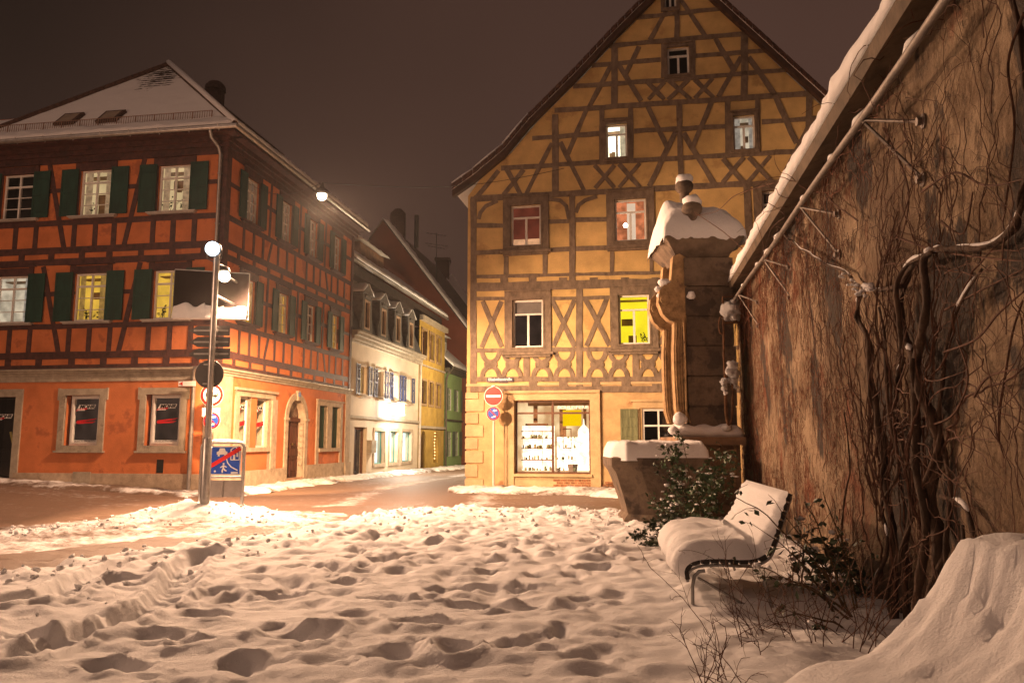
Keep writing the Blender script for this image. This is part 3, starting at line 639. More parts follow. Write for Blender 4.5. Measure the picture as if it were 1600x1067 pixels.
# lower wing roof carrying on to the left
m_ = roof_plane('wing_roof', (FL.P(16, 11.2, OV), FL.P(7.2, 11.2, OV), FL.P(7.2, 13.35, -2.4), FL.P(16, 13.35, -2.4)), 60, 20, hs, lambda a, b, X, Y, Z: -.5+0*Z, lump=.06)
m = MB(); m.add([FL.P(16, 13.35, -2.4), FL.P(7.2, 13.35, -2.4), FL.P(7.2, 11.0, -5), FL.P(16, 11., -5)], [(0, 1, 2, 3)]); m.rect(FL, LS1, 16, -.6, 11.1, -5, -.01); m.build('wing_wall', orange, hs)
# snow guard along the front eaves, two roof lights, chimney
m = MB(); A = FL.P(10.5, 11.66, OV-.42); B = FL.P(.55, 11.66, OV-.42); U = Vector((FL.n[0]*-.02, FL.n[1]*-.02, .26)); n = 120
m.tube([A, B], .012, 5); m.tube([A+U, B+U], .012, 5)
for i in range(n+1):
    p = A+(B-A)*i/n; m.tube([p+Vector((0, 0, -.04)), p+U], .009 if i % 8 else .02, 4)
m.build('snow_guard', mat('rusty_guard', (.25, .15, .11), .7), hs)
for (u, v) in ((110, 190), (175, 186)):
    # roof lights lie in the front slope
    for t in np.linspace(.12, .4, 57):
        q = FL.P(0, 0, 0)
    nrm = (E1-E0).cross(AP-E0).normalized(); nrm = nrm if nrm.z > 0 else -nrm
    r = Vector(ray(u, v)); tt = (E0-Vector((0, 0, H))).dot(nrm)/r.dot(nrm); p = Vector((0, 0, H))+r*tt
    ax = Vector((FL.d[0], FL.d[1], 0)); ay = nrm.cross(ax).normalized()
    ay = ay if ay.z > 0 else -ay
    def sk(m, w, h, n0, n1):
        return m.hexa([p+ax*sx*w+ay*sy*h+nrm*nn for nn in (n0, n1) for sx, sy in ((-1, -1), (1, -1), (1, 1), (-1, 1))])
    m = MB(); sk(m, .36, .38, .0, .13); rl = m.build('roof_light', tile, hs); m = MB(); sk(m, .26, .27, .13, .145); m.build('pane', mat('roof_light_pane', (.35, .28, .22), .2, .1), rl)
c = AP+Vector((FR.d[0]*3.2, FR.d[1]*3.2, 0)); m = MB(); m.box((c.x, c.y, 15.2), (.62, .62, 1.6), .16); m.tube([(c.x, c.y, 15.95), (c.x, c.y, 16.15), (c.x, c.y, 16.3), (c.x, c.y, 16.36)], [.42, .40, .27, .1], 14)
m.build('chimney', mat('dark_brick', (.07, .035, .028), .9, .25, 12, .5), hs)
ch = m
m = MB(); m.rect(FR, dc-.09, dc+.09, 3.20, 3.36, .10, .115); m.build('house_number_plate', mat('blue_plate', (.02, .04, .2), .4), hs)

# ================================================================ yellow half-timbered gable house
YO = (-1.499, 25.388); FY = Fac(YO, (.982, -.190), 1)
yh = thing('timber_house', (YO[0], YO[1], 0), 'tall yellow half timbered house with steep gable and glowing shop window', 'house')
yellow = mat('yellow_render', (.60, .41, .17), .9, .12, 1.6, .5, 40, dirt=((.42, .27, .11), 1.1, .57))
ytimber = mat('weathered_timber', (.19, .14, .10), .8, .22, 7, .6, 30, stretch=(1, 1, .6), dirt=((.10, .062, .04), 3, .62))
ochre = mat('ochre_sandstone', (.50, .34, .17), .9, .14, 2.2, .45, 22, dirt=((.30, .15, .075), 1.3, .60))
ochre2 = mat('ochre_dressed_stone', (.50, .36, .20), .85, .12, 3, .4, 25, dirt=((.27, .16, .09), 1.8, .64))
brown_frame = mat('brown_window_frame', (.13, .055, .03), .5, .2, 8, .2)
y1 = lambda x, y: FY.st(700+x/2.581, y/2.581)
y2 = lambda x, y: FY.st(700+x/2.963, 260+y/2.963)
y3 = lambda x, y: FY.st(700+x/3.81, 580+y/3.81)
ol = [y1(25, 760), y1(110, 700), y1(230, 600), y1(330, 480), y1(520, 290), y1(660, 140), y1(800, 0)]
a_, b_ = y1(660, 140), y1(800, 0); c_, d_ = y1(1090, 0), y1(1555, 425)
k1 = (b_[1]-a_[1])/(b_[0]-a_[0]); k2 = (d_[1]-c_[1])/(d_[0]-c_[0])
ax_ = (c_[1]-b_[1]+k1*b_[0]-k2*c_[0])/(k1-k2); APX = (ax_, b_[1]+k1*(ax_-b_[0]))
WY = 14.7
orr = [(d_[0], d_[1]), (13.2, y1(230, 600)[1]-.2), (14.3, 10.75), (WY+.45, 10.12)]
outline = ol+[APX]+orr
ins = [(0, 9.86)]+[(s+.22, z-.16) for s, z in ol[1:]]+[(APX[0], APX[1]-.3)]+[(s-.22, z-.16) for s, z in orr[:-1]]+[(WY, 9.86)]
def wrect(fn, x0, y0_, x1, y1_): a = fn(x0, (y0_)); b = fn(x1, y1_); return (a[0], b[0], b[1], a[1])
# windows: frame rectangles in facade metres
WN = {}
WN['2a'] = (*[y2(292, 300)[0], y2(430, 300)[0]], y2(360, 368)[1], y2(360, 180)[1]); WN['2b'] = (y2(772, 250)[0], y2(917, 250)[0], y2(845, 345)[1], y2(845, 152)[1])
WN['1a'] = (y2(300, 700)[0], y2(440, 700)[0], y2(370, 838)[1], y2(370, 618)[1]); WN['1b'] = (y2(790, 700)[0], y2(932, 700)[0], y2(860, 823)[1], y2(860, 595)[1])
WN['2c'] = (9.6, 10.5, WN['2b'][2], WN['2b'][3]); WN['1c'] = (9.6, 10.6, WN['1b'][2], WN['1b'][3]); WN['2d'] = (12.6, 13.5, WN['2b'][2], WN['2b'][3]); WN['1d'] = (12.6, 13.5, WN['1b'][2], WN['1b'][3])
WN['A'] = (y1(638, 560)[0], y1(722, 560)[0], y1(680, 636)[1], y1(680, 501)[1]); WN['B'] = (y1(1150, 535)[0], y1(1238, 535)[0], y1(1195, 604)[1], y1(1195, 466)[1])
WN['C'] = (y1(885, 245)[0], y1(972, 245)[0], y1(928, 302)[1], y1(928, 191)[1]); WN['D'] = (y1(872, 10)[0], y1(920, 10)[0], y1(896, 34)[1], y1(896, -60)[1])
holes = [rectpoly(*r) for r in WN.values()]
m = MB().wall(FY, [(0, 3.42), (WY, 3.42), (WY, 9.86)]+list(reversed(ins[1:-1]))+[(0, 9.86)], holes, depth=.2)
m.build('upper_wall', yellow, yh)
sh_ = y3(398, 608); sH = y3(845, 172); SW = (sh_[0], sH[0], sh_[1], sH[1])
rw = (y3(1155, 300)[0], y3(1155, 300)[0]+1.02, y3(1255, 425)[1], y3(1255, 222)[1])
m = MB().wall(FY, rectpoly(0, WY, -.8, 3.42), [rectpoly(*SW), rectpoly(*rw)], depth=.3)
m.add([FY.P(0, -.8), FY.P(0, 9.86), FY.P(0, 9.86, -12), FY.P(0, -.8, -12)], [(0, 1, 2, 3)]); m.add([FY.P(WY, -.8), FY.P(WY, 9.86), FY.P(WY, 9.86, -12), FY.P(WY, -.8, -12)], [(0, 1, 2, 3)])
m.add([FY.P(0, -.8, -12), FY.P(0, 9.86, -12), FY.P(*APX, -12), FY.P(WY, 9.86, -12), FY.P(WY, -.8, -12)], [(0, 1, 2, 3, 4)])
m.build('ground_floor_wall', ochre, yh)
T = MB(); o1 = .022
def b1(x0, y0_, x1, y1_, w=20): T.bar(FY, y1(x0, y0_), y1(x1, y1_), w/2.581/50., -.04, o1, .014, .4)
def b2(x0, y0_, x1, y1_, w=20): T.bar(FY, y2(x0, y0_), y2(x1, y1_), w/2.963/48., -.04, o1, .012, .4)
for q in ((105, 800, 1310, 738, 22), (215, 680, 612, 655, 20), (612, 657, 1435, 610, 20), (430, 448, 1500, 375, 22), (505, 350, 860, 326, 20), (860, 327, 1385, 282, 18), (650, 187, 1215, 136, 20), (742, 76, 1115, 36, 18),
          (340, 560, 610, 540), (750, 530, 1120, 512), (1265, 493, 1530, 476), (580, 266, 858, 241), (998, 227, 1300, 204),
          (433, 463, 433, 778, 28), (672, 180, 672, 422, 28), (932, 420, 940, 745, 24), (1195, 148, 1195, 388, 28), (1457, 378, 1450, 610, 24), (923, 45, 923, 155, 22),
          (620, 440, 620, 655, 22), (737, 432, 737, 650, 22), (622, 490, 737, 484, 22), (1128, 405, 1128, 625, 22), (1248, 398, 1248, 618, 22), (1130, 458, 1250, 450, 20),
          (868, 172, 868, 315, 20), (988, 165, 988, 308, 20), (870, 180, 988, 174, 20), (868, -30, 868, 45, 14), (928, -30, 928, 40, 14),
          (205, 690, 115, 797), (238, 685, 294, 785), (305, 685, 225, 787), (418, 578, 316, 782, 18), (452, 575, 550, 772), (560, 440, 482, 622, 20), (655, 268, 568, 435, 20), (688, 262, 780, 408), (770, 190, 715, 305, 20),
          (806, 335, 872, 402, 18), (872, 332, 808, 402, 18), (893, 328, 978, 402, 18), (970, 322, 888, 404, 18), (995, 322, 1072, 395, 18), (1068, 318, 996, 398, 18),
          (1182, 232, 1090, 392), (1078, 158, 1155, 288), (1212, 232, 1318, 385, 22), (1318, 385, 1405, 580, 22), (1465, 490, 1342, 732, 22), (1478, 500, 1530, 600, 20),
          (806, 433, 886, 596), (1062, 413, 988, 592), (918, 533, 812, 752, 22), (950, 538, 1072, 742, 22), (880, 45, 815, 163), (938, 0, 1038, 147), (1100, 30, 1150, 80, 16),
          (590, 668, 672, 757, 18), (672, 668, 594, 760, 18), (690, 663, 774, 757, 18), (774, 660, 690, 757, 18), (1108, 642, 1192, 737, 18), (1192, 637, 1108, 738, 18), (1213, 636, 1308, 737, 18), (1298, 630, 1208, 737, 18), (1400, 620, 1480, 700), (1330, 735, 1330, 826, 22)): b1(*q)
for q in ((105, 155, 1400, 78, 26), (130, 400, 1400, 352, 22), (130, 512, 1400, 482, 16), (105, 560, 1400, 528, 40), (130, 275, 258, 275), (458, 256, 560, 255), (590, 248, 745, 246, 20), (575, 140, 575, 545, 28),
          (270, 400, 270, 512, 24), (450, 380, 450, 510, 22), (760, 370, 758, 505, 18), (942, 365, 942, 500, 18), (118, 150, 118, 1045, 30), (608, 560, 608, 1045, 30),
          (130, 614, 265, 612, 16), (470, 612, 592, 610, 16), (622, 610, 755, 606, 16), (968, 606, 1400, 600, 16), (160, 625, 248, 835, 22), (248, 625, 155, 838, 22), (480, 618, 588, 835, 22), (585, 618, 488, 832, 22), (635, 615, 748, 828, 22), (735, 612, 640, 832, 22), (975, 605, 1062, 800, 22), (1062, 610, 985, 825, 22),
          (110, 852, 1420, 838, 20), (130, 985, 1420, 985, 22), (110, 1030, 1420, 1032, 28)): b2(*q)
for x in (260, 392, 532, 674, 820, 960, 1100): b2(x, 515, x, 540, 36)
for x in (258, 395, 535, 685, 825, 965, 1105): b2(x, 995, x, 1020, 40)
for x0, x1 in ((258, 460), (740, 950)): pass
# curved braces and the row of curved ornament under the first floor windows
for pts in ([(142, 245), (150, 215), (175, 185), (230, 160)], [(462, 152), (520, 158), (548, 185), (560, 245)], [(592, 215), (605, 180), (635, 158), (690, 140)]):
    P = [y2(*p) for p in pts]; T.curve(FY, P, .13, -.04, o1)
for cx in (198, 297, 435, 538, 690, 790, 925, 1022, 1120, 1220):
    for cy, sg in ((852, 1), (980, -1)):
        P = [y2(cx+40*math.cos(math.pi*i/10), cy+sg*54*math.sin(math.pi*i/10)) for i in range(11)]; T.curve(FY, P, .15, -.04, o1)
    for dx in (-22, 22):
        P = y2(cx+dx, 916); T.rect(FY, P[0]-.04, P[0]+.04, P[1]-.12, P[1]+.12, -.04, o1+.013)
    P = y2(cx, 916); T.rect(FY, P[0]-.22, P[0]+.22, P[1]-.06, P[1]+.06, -.04, o1+.0145)
for x in (365, 870): b2(x, 850, x, 985, 30)
for q in ((248, 860, 248, 980, 10), (487, 860, 487, 980, 10), (740, 860, 740, 980, 10)): pass
for x in (9.15, 11.6, 12.1, 14.0, 14.6): T.bar(FY, (x, 3.6), (x, 9.7), .22, -.04, o1)
T.build('timber_frame', ytimber, yh)
def ysurround(r, w=.26, o=.06, sill=True):
    q = MB(); q.ring(FY, r[0]-w, r[1]+w, r[2]-(w*.55 if sill else w), r[3]+w, w, -.03, o, wb=w*.55 if sill else w); q.ring(FY, r[0]-.06, r[1]+.06, r[2]-.05, r[3]+.06, .05, o-.01, o+.02)
    q.rect(FY, r[0]-w, r[1]+w, r[3]+w, r[3]+w+.04, -.02, o+.05)
    q.build('window_surround', ytimber, yh)
    if sill: q = MB(); q.rect(FY, r[0]-w-.08, r[1]+w+.08, r[2]-w*.55-.10, r[2]-w*.55-.02, -.02, .16); q.rect(FY, r[0]-w+.02, r[1]+w-.02, r[2]-w*.55-.18, r[2]-w*.55-.103, -.02, .11); q.build('window_sill', ytimber, yh)
for k_, r in WN.items():
    g = k_ in 'ABCD'; ysurround(r, .12 if g else .27, sill=not g)
    kind = {'2a': 'pink', '2b': 'red', '1a': 'dim', '1b': 'hot', 'A': 'bright', 'B': 'white', 'C': 'dark', 'D': 'dark', '2c': 'dark', '1c': 'dark', '2d': 'dark', '1d': 'dark'}[k_]
    wn = window(FY, yh, *r, kind=kind, bars=((), (.27,)), top=.30, o=-.09, plant=[(.85, .35, 8)] if k_ == '1b' else None)
    q = MB(); c = (r[0]+r[1])/2; q.rect(FY, c-.035, c+.035, r[2]+.05, r[3]-.30*(r[3]-r[2]), -.13, -.07); q.build('mullion', white_paint, wn)
    if k_ == '2b':   # bright lamp and white curtain gap inside
        q = MB(); q.ball(FY.P(r[0]+.33, r[2]+.62, -.35), .075, 12); q.build('ceiling_lamp', emis('globe_lamp', (1., .85, .6), 25), wn)
        q = MB(); q.rect(FY, r[0]+.38, r[1]-.35, r[2], r[3], -.5, -.48); q.build('curtain', emis('lit_curtain', (1., .72, .5), .8, .1), wn)
    if k_ == '2a':
        q = MB(); q.rect(FY, r[0], r[1], r[2], r[2]+.33, -.4, -.38); q.build('curtain', emis('lit_strip', (1., .5, .25), .8, .3), wn)
    if k_ == '1a':
        q = MB(); q.rect(FY, r[0]+.04, r[1]-.04, r[3]-.42, r[3]-.04, -.2, -.17); q.build('roller_blind', mat('grey_blind', (.22, .2, .19)), wn)
# ---- shop window
m = MB(); so = .07
m.ring(FY, SW[0]-.24, SW[1]+.22, -.6, SW[3]+.24, .22, -.02, so, wb=.01); m.rect(FY, SW[0]-.02, SW[1]+.02, -.6, SW[2]-.02, -.02, .03)
m.rect(FY, SW[0]-.34, SW[1]+.32, SW[3]+.24, SW[3]+.32, -.02, so+.06); m.rect(FY, SW[0]-.34, SW[0]-.243, -.6, SW[3]+.24, -.02, so+.03); m.rect(FY, SW[1]+.223, SW[1]+.32, -.6, SW[3]+.24, -.02, so+.03)
m.rect(FY, SW[0]-.05, SW[1]+.05, SW[2]-.09, SW[2]-.005, -.02, .12); m.build('shopfront_surround', ochre2, yh)
m = MB(); m.ring(FY, *SW, .055, -.2, -.10); cxm = y3(620, 300)[0]; m.rect(FY, cxm-.035, cxm+.035, SW[2]+.05, SW[3]-.05, -.195, -.09); zt = y3(620, 248)[1]; m.rect(FY, SW[0]+.05, SW[1]-.05, zt-.03, zt+.03, -.19, -.095)
wn = m.build('shop_window', brown_frame, yh)
m = MB(); m.add([FY.P(SW[0], SW[2], -.15), FY.P(SW[1], SW[2], -.15), FY.P(SW[1], SW[3], -.15), FY.P(SW[0], SW[3], -.15)], [(0, 1, 2, 3)]); m.build('pane', GLASS, wn)
P = y3(648, 222); text_mesh('lettering', 'SCHLEIFEREI', FY, P[0], P[1], -.14, .13, white_sign, wn, y3(838, 222)[0]-P[0], 0, .004)
m = MB(); a, b, c, d = SW[0]-.5, SW[1]+.5, SW[2]-.02, SW[3]+.1; D = 1.7; q = FY.P
m.add([q(a, c, -D), q(b, c, -D), q(b, d, -D), q(a, d, -D), q(a, c, -.31), q(b, c, -.31), q(b, d, -.31), q(a, d, -.31)], [(0, 1, 2, 3), (0, 1, 5, 4), (3, 2, 6, 7), (0, 3, 7, 4), (1, 2, 6, 5)])
m.build('room_interior', emis('shop_room', (1., .72, .38), 1.15, .5, 1.6, (.55, .30, .13)), wn)
brn = mat('brown_shelf', (.25, .13, .07)); wh = emis('glowing_display', (1., .93, .82), 2.6, .5, 7); cl = mat('display_goods', (.45, .36, .2), .4, .5, 3, col2=(.08, .15, .05))
m = MB(); W_ = SW[1]-SW[0]; Hs = SW[3]-SW[2]
S_ = lambda a: SW[0]+W_*a
Z_ = lambda a: SW[3]-Hs*a
m.rect(FY, S_(.10), S_(.40), Z_(.34), Z_(.31), -.75, -.6); m.rect(FY, S_(.19), S_(.245), Z_(.30), Z_(.0), -.95, -.9); m.rect(FY, S_(.1), S_(1), Z_(.05), Z_(-.02), -1.2, -1.1); m.rect(FY, S_(.53), S_(.62), Z_(.6), Z_(.1), -1.3, -1.25); m.rect(FY, S_(.86), S_(.9), Z_(.4), Z_(.05), -1.3, -1.25)
m.build('shop_shelf', brn, wn)
m = MB(); m.rect(FY, S_(.60), S_(.85), Z_(.345), Z_(.12), -.85, -.78); m.build('lit_panel', emis('yellow_panel', (1., .62, .0), 1.0, .05), wn)
m = MB()
for z in (.42, .52, .66, .82): m.rect(FY, S_(.06), S_(.46), Z_(z+.006), Z_(z-.006), -.8, -.35)
for a in (.06, .2, .33, .46): m.rect(FY, S_(a)-.006, S_(a)+.006, Z_(.95), Z_(.4), -.62, -.6)
m.ring(FY, S_(.60), S_(.72), Z_(.66), Z_(.38), .03, -.72, -.7); m.build('display_case', brn, wn)
m = MB()
for i in range(80):
    a = rnd.choice((rnd.uniform(.07, .45), rnd.uniform(.07, .45), rnd.uniform(.52, .78))); z = rnd.choice((.52, .66, .82, .97)); h = rnd.uniform(.04, .10); r = rnd.uniform(.012, .035)
    m.lathe(FY.P(S_(a), Z_(z)+.01, -rnd.uniform(.4, .75)), [(r, 0), (r*1.2, h), (r*.7, h*1.5)], 8)
m.build('display_goods', cl, wn, smooth=40)
m = MB(); m.rect(FY, S_(.02), S_(.47), Z_(.97), Z_(.34), -1.1, -1.05); m.rect(FY, S_(.5), S_(.99), Z_(.97), Z_(.50), -1.2, -1.15); m.rect(FY, S_(.53), S_(.80), Z_(.60), Z_(.55), -1., -.95); m.rect(FY, S_(.8), S_(.99), Z_(.95), Z_(.42), -.9, -.85); m.rect(FY, S_(.12), S_(.3), Z_(.94), Z_(.7), -1., -.95)
m.build('lit_panel', emis('white_display_light', (1., .90, .72), 2.6, .55, 6, (.75, .55, .32)), wn)
m = MB(); m.lathe(FY.P(S_(.89), Z_(.42), -.6), [(.2, 0), (.16, .08), (.03, .22), (.015, .4)], 16); m.build('hanging_lamp', emis('lamp_shade_lit', (1., .9, .6), 1.6), wn)
m = MB(); m.lathe(FY.P(S_(.74), Z_(.99), -.55), [(.13, 0), (.17, .26), (.155, .27)], 4); m.lathe(FY.P(S_(.55), Z_(.99), -.5), [(.06, 0), (.08, .14)], 8); m.build('display_vase', mat('grey_vase', (.2, .15, .12)), wn)
# quoins
m = MB(); x0 = y3(108, 400)[0]
for i, (t, b, x) in enumerate(((125, 165, 180), (165, 240, 214), (248, 312, 180), (320, 390, 210), (398, 465, 178), (472, 545, 209), (553, 628, 178), (640, 706, 212))):
    z1_, z0_ = y3(150, t)[1], y3(150, b)[1]; s1_ = y3(x, 400)[0]; m = MB(); m.rect(FY, -.03, s1_, z0_+.012, z1_-.012, -.02, .035+.004*(i % 3)); m.build('quoin', ochre2, yh)
m = MB(); m.rect(FY, -.02, WY, 3.36, 3.44, -.02, .03); m.build('string_course', ochre2, yh)
for (xa, ya, xb, yb) in ((628, 640, 850, 715), (915, 645, 1000, 715)):   # patches of bare brick low on the wall
    a, b = y3(xa, yb), y3(xb, ya); m = MB(); z = a[1]; r = 0
    while z < b[1]-.05:
        s = a[0]+(.11 if r % 2 else 0)
        while s < b[0]: m.rect(FY, s, min(s+.21, b[0]), z, z+.065, .0, .034+.002*((r+int(s*9)) % 3)); s += .225
        z += .08; r += 1
    m.build('bare_brick', mat('old_brick', (.33, .15, .075), .9, .3, 9, .5, 20), yh)
window(FY, yh, *rw, kind='dark', o=-.06, bars=((.5,), (.5,)), top=.5, fw=.07)
m = MB(); m.ring(FY, rw[0]-.28, rw[1]+.28, rw[2]-.2, rw[3]+.22, .2, -.02, .045, wb=.14); m.rect(FY, rw[0]-.34, rw[1]+.34, rw[3]+.22, rw[3]+.28, 0, .09); m.build('window_surround', ochre2, yh)
shutter(FY, yh, y3(1027, 300)[0], y3(1130, 300)[0], y3(1080, 425)[1], y3(1080, 224)[1], mat('faded_green_shutter', (.16, .17, .09), .8, .3, 4, .5, 20, stretch=(3, 3, .3)), .05, .085)
# street name plate
P0 = y3(235, 66); P1 = y3(390, 38); m = MB(); m.rect(FY, P0[0], P1[0], P0[1], P1[1], .06, .075); sp_ = m.build('street_name_plate', mat('enamel_plate', (.05, .03, .06), .4), yh)
text_mesh('lettering', 'Elisabethenstraße', FY, P0[0]+.05, P0[1]+.05, .078, .12, white_sign, sp_, P1[0]-P0[0]-.1, 0, .002)
# roof: verge boards with a flared foot, planes going back, thin snow
def yroof(pts, par):
    v = []; f = []; n = len(pts)
    for o, dz in ((.28, 0), (-12.2, 0), (.28, -.13), (-12.2, -.13)):
        for s, z in pts: v.append(FY.P(s, z+dz, o))
    for i in range(n-1): f += [(i, i+1, n+i+1, n+i), (2*n+i, 3*n+i, 3*n+i+1, 2*n+i+1), (i, 2*n+i, 2*n+i+1, i+1)]
    m = MB(); m.add(v, f); return m
yroof(outline, yh).build('roof', snow_mat('roof_snow'), yh)
m = MB()
for a, b in zip(outline[:-1], outline[1:]):
    m.prism(FY, [(a[0], a[1]-.13), (b[0], b[1]-.13), (b[0], b[1]-.36), (a[0], a[1]-.36)], .0, .25)
m.build('verge_board', mat('dark_verge', (.07, .04, .03), .7, .2), yh)
m = MB()
for a, b in zip(outline[:-1], outline[1:]):
    L_ = math.hypot(b[0]-a[0], b[1]-a[1]); n = max(1, int(L_/.3))
    for i in range(n):
        t0, t1 = i/n, (i+.93)/n; p = (a[0]+(b[0]-a[0])*t0, a[1]+(b[1]-a[1])*t0); q = (a[0]+(b[0]-a[0])*t1, a[1]+(b[1]-a[1])*t1)
        m.prism(FY, [(p[0], p[1]-.12), (q[0], q[1]-.12), (q[0], q[1]+.035), (p[0], p[1]+.045)], .20, .36)
m.build('verge_tiles', tile, yh)
m = MB()
for a, b in zip(outline[:3], outline[1:4]): m.tube([FY.P(a[0], a[1]+.07, .26), FY.P((a[0]+b[0])/2, (a[1]+b[1])/2+.09, .25), FY.P(b[0], b[1]+.05, .26)], .06, 7)
m.build('verge_snow', SNOW, yh, smooth=True)

# ================================================================ the houses further down the street (same building line as the corner house)
def r_(u, v): return FR.st(u, v)
cream = mat('cream_render', (.62, .52, .40), .9, .07, 1.2, .2, 30, dirt=((.48, .38, .28), .8, .6))
slate = mat('slate_hanging', (.075, .075, .08), .6, .4, 14, .9, 16)
blue_sh = mat('blue_shutter', (.02, .035, .12), .5, .15)
wh_ = thing('town_house', (*FR.P(16.5, 0).xy, 0), 'cream rendered house with blue louvred shutters, slate mansard and lit turquoise shop windows', 'house')
S0, S1 = 11.0, 22.2; zc = 6.2
gwin = [(14.62, 16.15), (16.95, 18.35), (19.1, 20.9)]
w1 = [(12.45, 13.30), (14.86, 15.72), (17.30, 18.25), (19.6, 20.5)]
m = MB().wall(FR, rectpoly(S0, S1, -1, zc), [rectpoly(a, b, .42, 2.05) for a, b in gwin]+[rectpoly(a, b, 3.72, 5.02) for a, b in w1]+[rectpoly(11.95, 13.6, -.2, 2.2)], o=-.12, depth=.35)
m.build('wall', cream, wh_)
m = MB(); m.rect(FR, S0, S1, 2.58, 2.70, -.12, .0)
for z0, z1, o in ((6.0, 6.12, .02), (6.12, 6.28, .12), (6.28, 6.42, .28), (6.42, 6.50, .36)): m.rect(FR, S0+.05, S1, z0, z1, -.12, o)
m.build('cornice', grey_stone, wh_)
for i, (a, b) in enumerate(w1):
    q = MB(); q.ring(FR, a-.14, b+.14, 3.62, 5.14, .13, -.14, -.08); q.rect(FR, a-.2, b+.2, 3.54, 3.61, -.12, .06); q.build('window_surround', stone, wh_)
    window(FR, wh_, a, b, 3.72, 5.02, kind=('yellow', 'curtain', 'cream', 'dim')[i], o=-.30, plant=[(.4, .4, 9)] if i == 0 else None)
    shutter(FR, wh_, a-.62, a-.16, 3.68, 5.08, blue_sh, -.05, -.01, True); shutter(FR, wh_, b+.16, b+.62, 3.68, 5.08, blue_sh, -.05, -.01, True)
tq = emis('turquoise_lit_shop', (.80, 1., .90), 1.6, .3, 2)
for a, b in gwin:
    q = MB(); q.ring(FR, a-.16, b+.16, .30, 2.2, .15, -.14, -.07); q.build('window_surround', stone, wh_)
    q = MB(); q.ring(FR, a, b, .42, 2.05, .06, -.32, -.27); wn = q.build('shop_window', mat('turquoise_frame', (.10, .30, .25), .5), wh_)
    g = MB(); g.add([FR.P(a, .42, -.3), FR.P(b, .42, -.3), FR.P(b, 2.05, -.3), FR.P(a, 2.05, -.3)], [(0, 1, 2, 3)]); g.build('pane', GLASS, wn)
    MATS['x_'] = tq; mm = MB(); P = FR.P; D = -1.0
    mm.add([P(a-.3, .3, D), P(b+.3, .3, D), P(b+.3, 2.1, D), P(a-.3, 2.1, D), P(a-.3, .3, -.48), P(b+.3, .3, -.48), P(b+.3, 2.1, -.48), P(a-.3, 2.1, -.48)], [(0, 1, 2, 3), (0, 1, 5, 4), (3, 2, 6, 7), (0, 3, 7, 4), (1, 2, 6, 5)]); mm.build('room_interior', tq, wn)
    q = MB()
    c = P(a+.35, .72, -.6); pts = [c+Vector((.02, .02, 0))+Vector((FR.d[0]*math.cos(t)*.26, FR.d[1]*math.cos(t)*.26, math.sin(t)*.26)) for t in np.linspace(0, 6.283, 19)]
    q.tube(pts, .03, 6); q.build('display_wheel', black_paint, wn)
q = MB(); q.ring(FR, 11.95, 13.6, -.1, 2.2, .1, -.4, -.3); q.rect(FR, 12.4, 12.5, 0, 2.15, -.42, -.28); dd = q.build('shop_door', brown_frame, wh_)
q = MB(); q.add([FR.P(12, 0, -.36), FR.P(13.5, 0, -.36), FR.P(13.5, 2.1, -.36), FR.P(12, 2.1, -.36)], [(0, 1, 2, 3)]); q.build('pane', shopglass, dd)
room_box(FR, dd, 12, 13.5, 0, 2.1, -.45, 'dim', .6)
q = MB(); q.rect(FR, 13.62, 14.3, 1.0, 1.6, -.12, .12); q.rect(FR, 13.66, 14.26, 1.35, 1.4, .12, .13); q.build('letter_box', grey_stone, wh_)
# mansard with four dormers, snowy upper roof
m = MB(); P = FR.P
m.add([P(S0, 6.5, .1), P(S1, 6.5, .1), P(S1, 9.3, -1.0), P(S0, 9.3, -1.0)], [(0, 1, 2, 3)]); m.add([P(S0, 6.5, .1), P(S0, 9.3, -1.0), P(S0, 6.5, -1.0)], [(0, 1, 2)]); m.add([P(S1, 6.5, .1), P(S1, 9.3, -1.0), P(S1, 6.5, -1.0)], [(0, 1, 2)])
m.build('mansard', slate, wh_)
for i, s in enumerate((12.6, 15.0, 17.35, 19.75)):
    q = MB(); o = .12; q.ring(FR, s-.62, s+.62, 6.5, 8.35, .26, -.1, o); q.rect(FR, s-.62, s-.5, 6.5, 8.35, -.8, -.1); q.rect(FR, s+.5, s+.62, 6.5, 8.35, -.8, -.1)
    q.prism(FR, [(s-.72, 8.36), (s+.72, 8.36), (s, 8.86)], -.9, o+.06)
    q.prism(FR, [(s-.36, 8.2), (s+.36, 8.2), (s+.3, 8.33), (s-.3, 8.33)], o, o+.05)
    for sg in (-1, 1): q.curve(FR, [(s+sg*.62, 7.4), (s+sg*.74, 7.1), (s+sg*.78, 6.8), (s+sg*.66, 6.55)], .10, -.0, o-.02)
    dm = q.build('dormer', mat('grey_dormer', (.13, .12, .11), .7, .2, 5, .3), wh_)
    q = MB(); q.ring(FR, s-.36, s+.36, 6.72, 8.1, .09, -.04, o+.01); wn = q.build('window_frame', mat('pale_frame', (.55, .38, .25), .5), dm)
    q = MB(); q.add([P(s-.3, 6.8, .02), P(s+.3, 6.8, .02), P(s+.3, 8.05, .02), P(s-.3, 8.05, .02)], [(0, 1, 2, 3)]); q.build('pane', mat('dark_glass', (.02, .018, .016), .15), dm)
    snow_patch('dormer_snow', (P(s-.76, 8.40, .2), P(s, 8.90, .2), P(s, 8.90, -1.), P(s-.76, 8.40, -1.)), 8, 8, .09, dm, edge=.06, seed=i); snow_patch('dormer_snow', (P(s, 8.9, .2), P(s+.76, 8.4, .2), P(s+.76, 8.4, -1), P(s, 8.9, -1)), 8, 8, .09, dm, edge=.06, seed=i+9)
snow_patch('ledge_snow', (P(S0+.1, 8.9, -.78), P(S1, 8.9, -.78), P(S1, 9.5, -1.2), P(S0+.1, 9.5, -1.2)), 90, 4, .07, wh_, edge=.08)
UE = 9.75
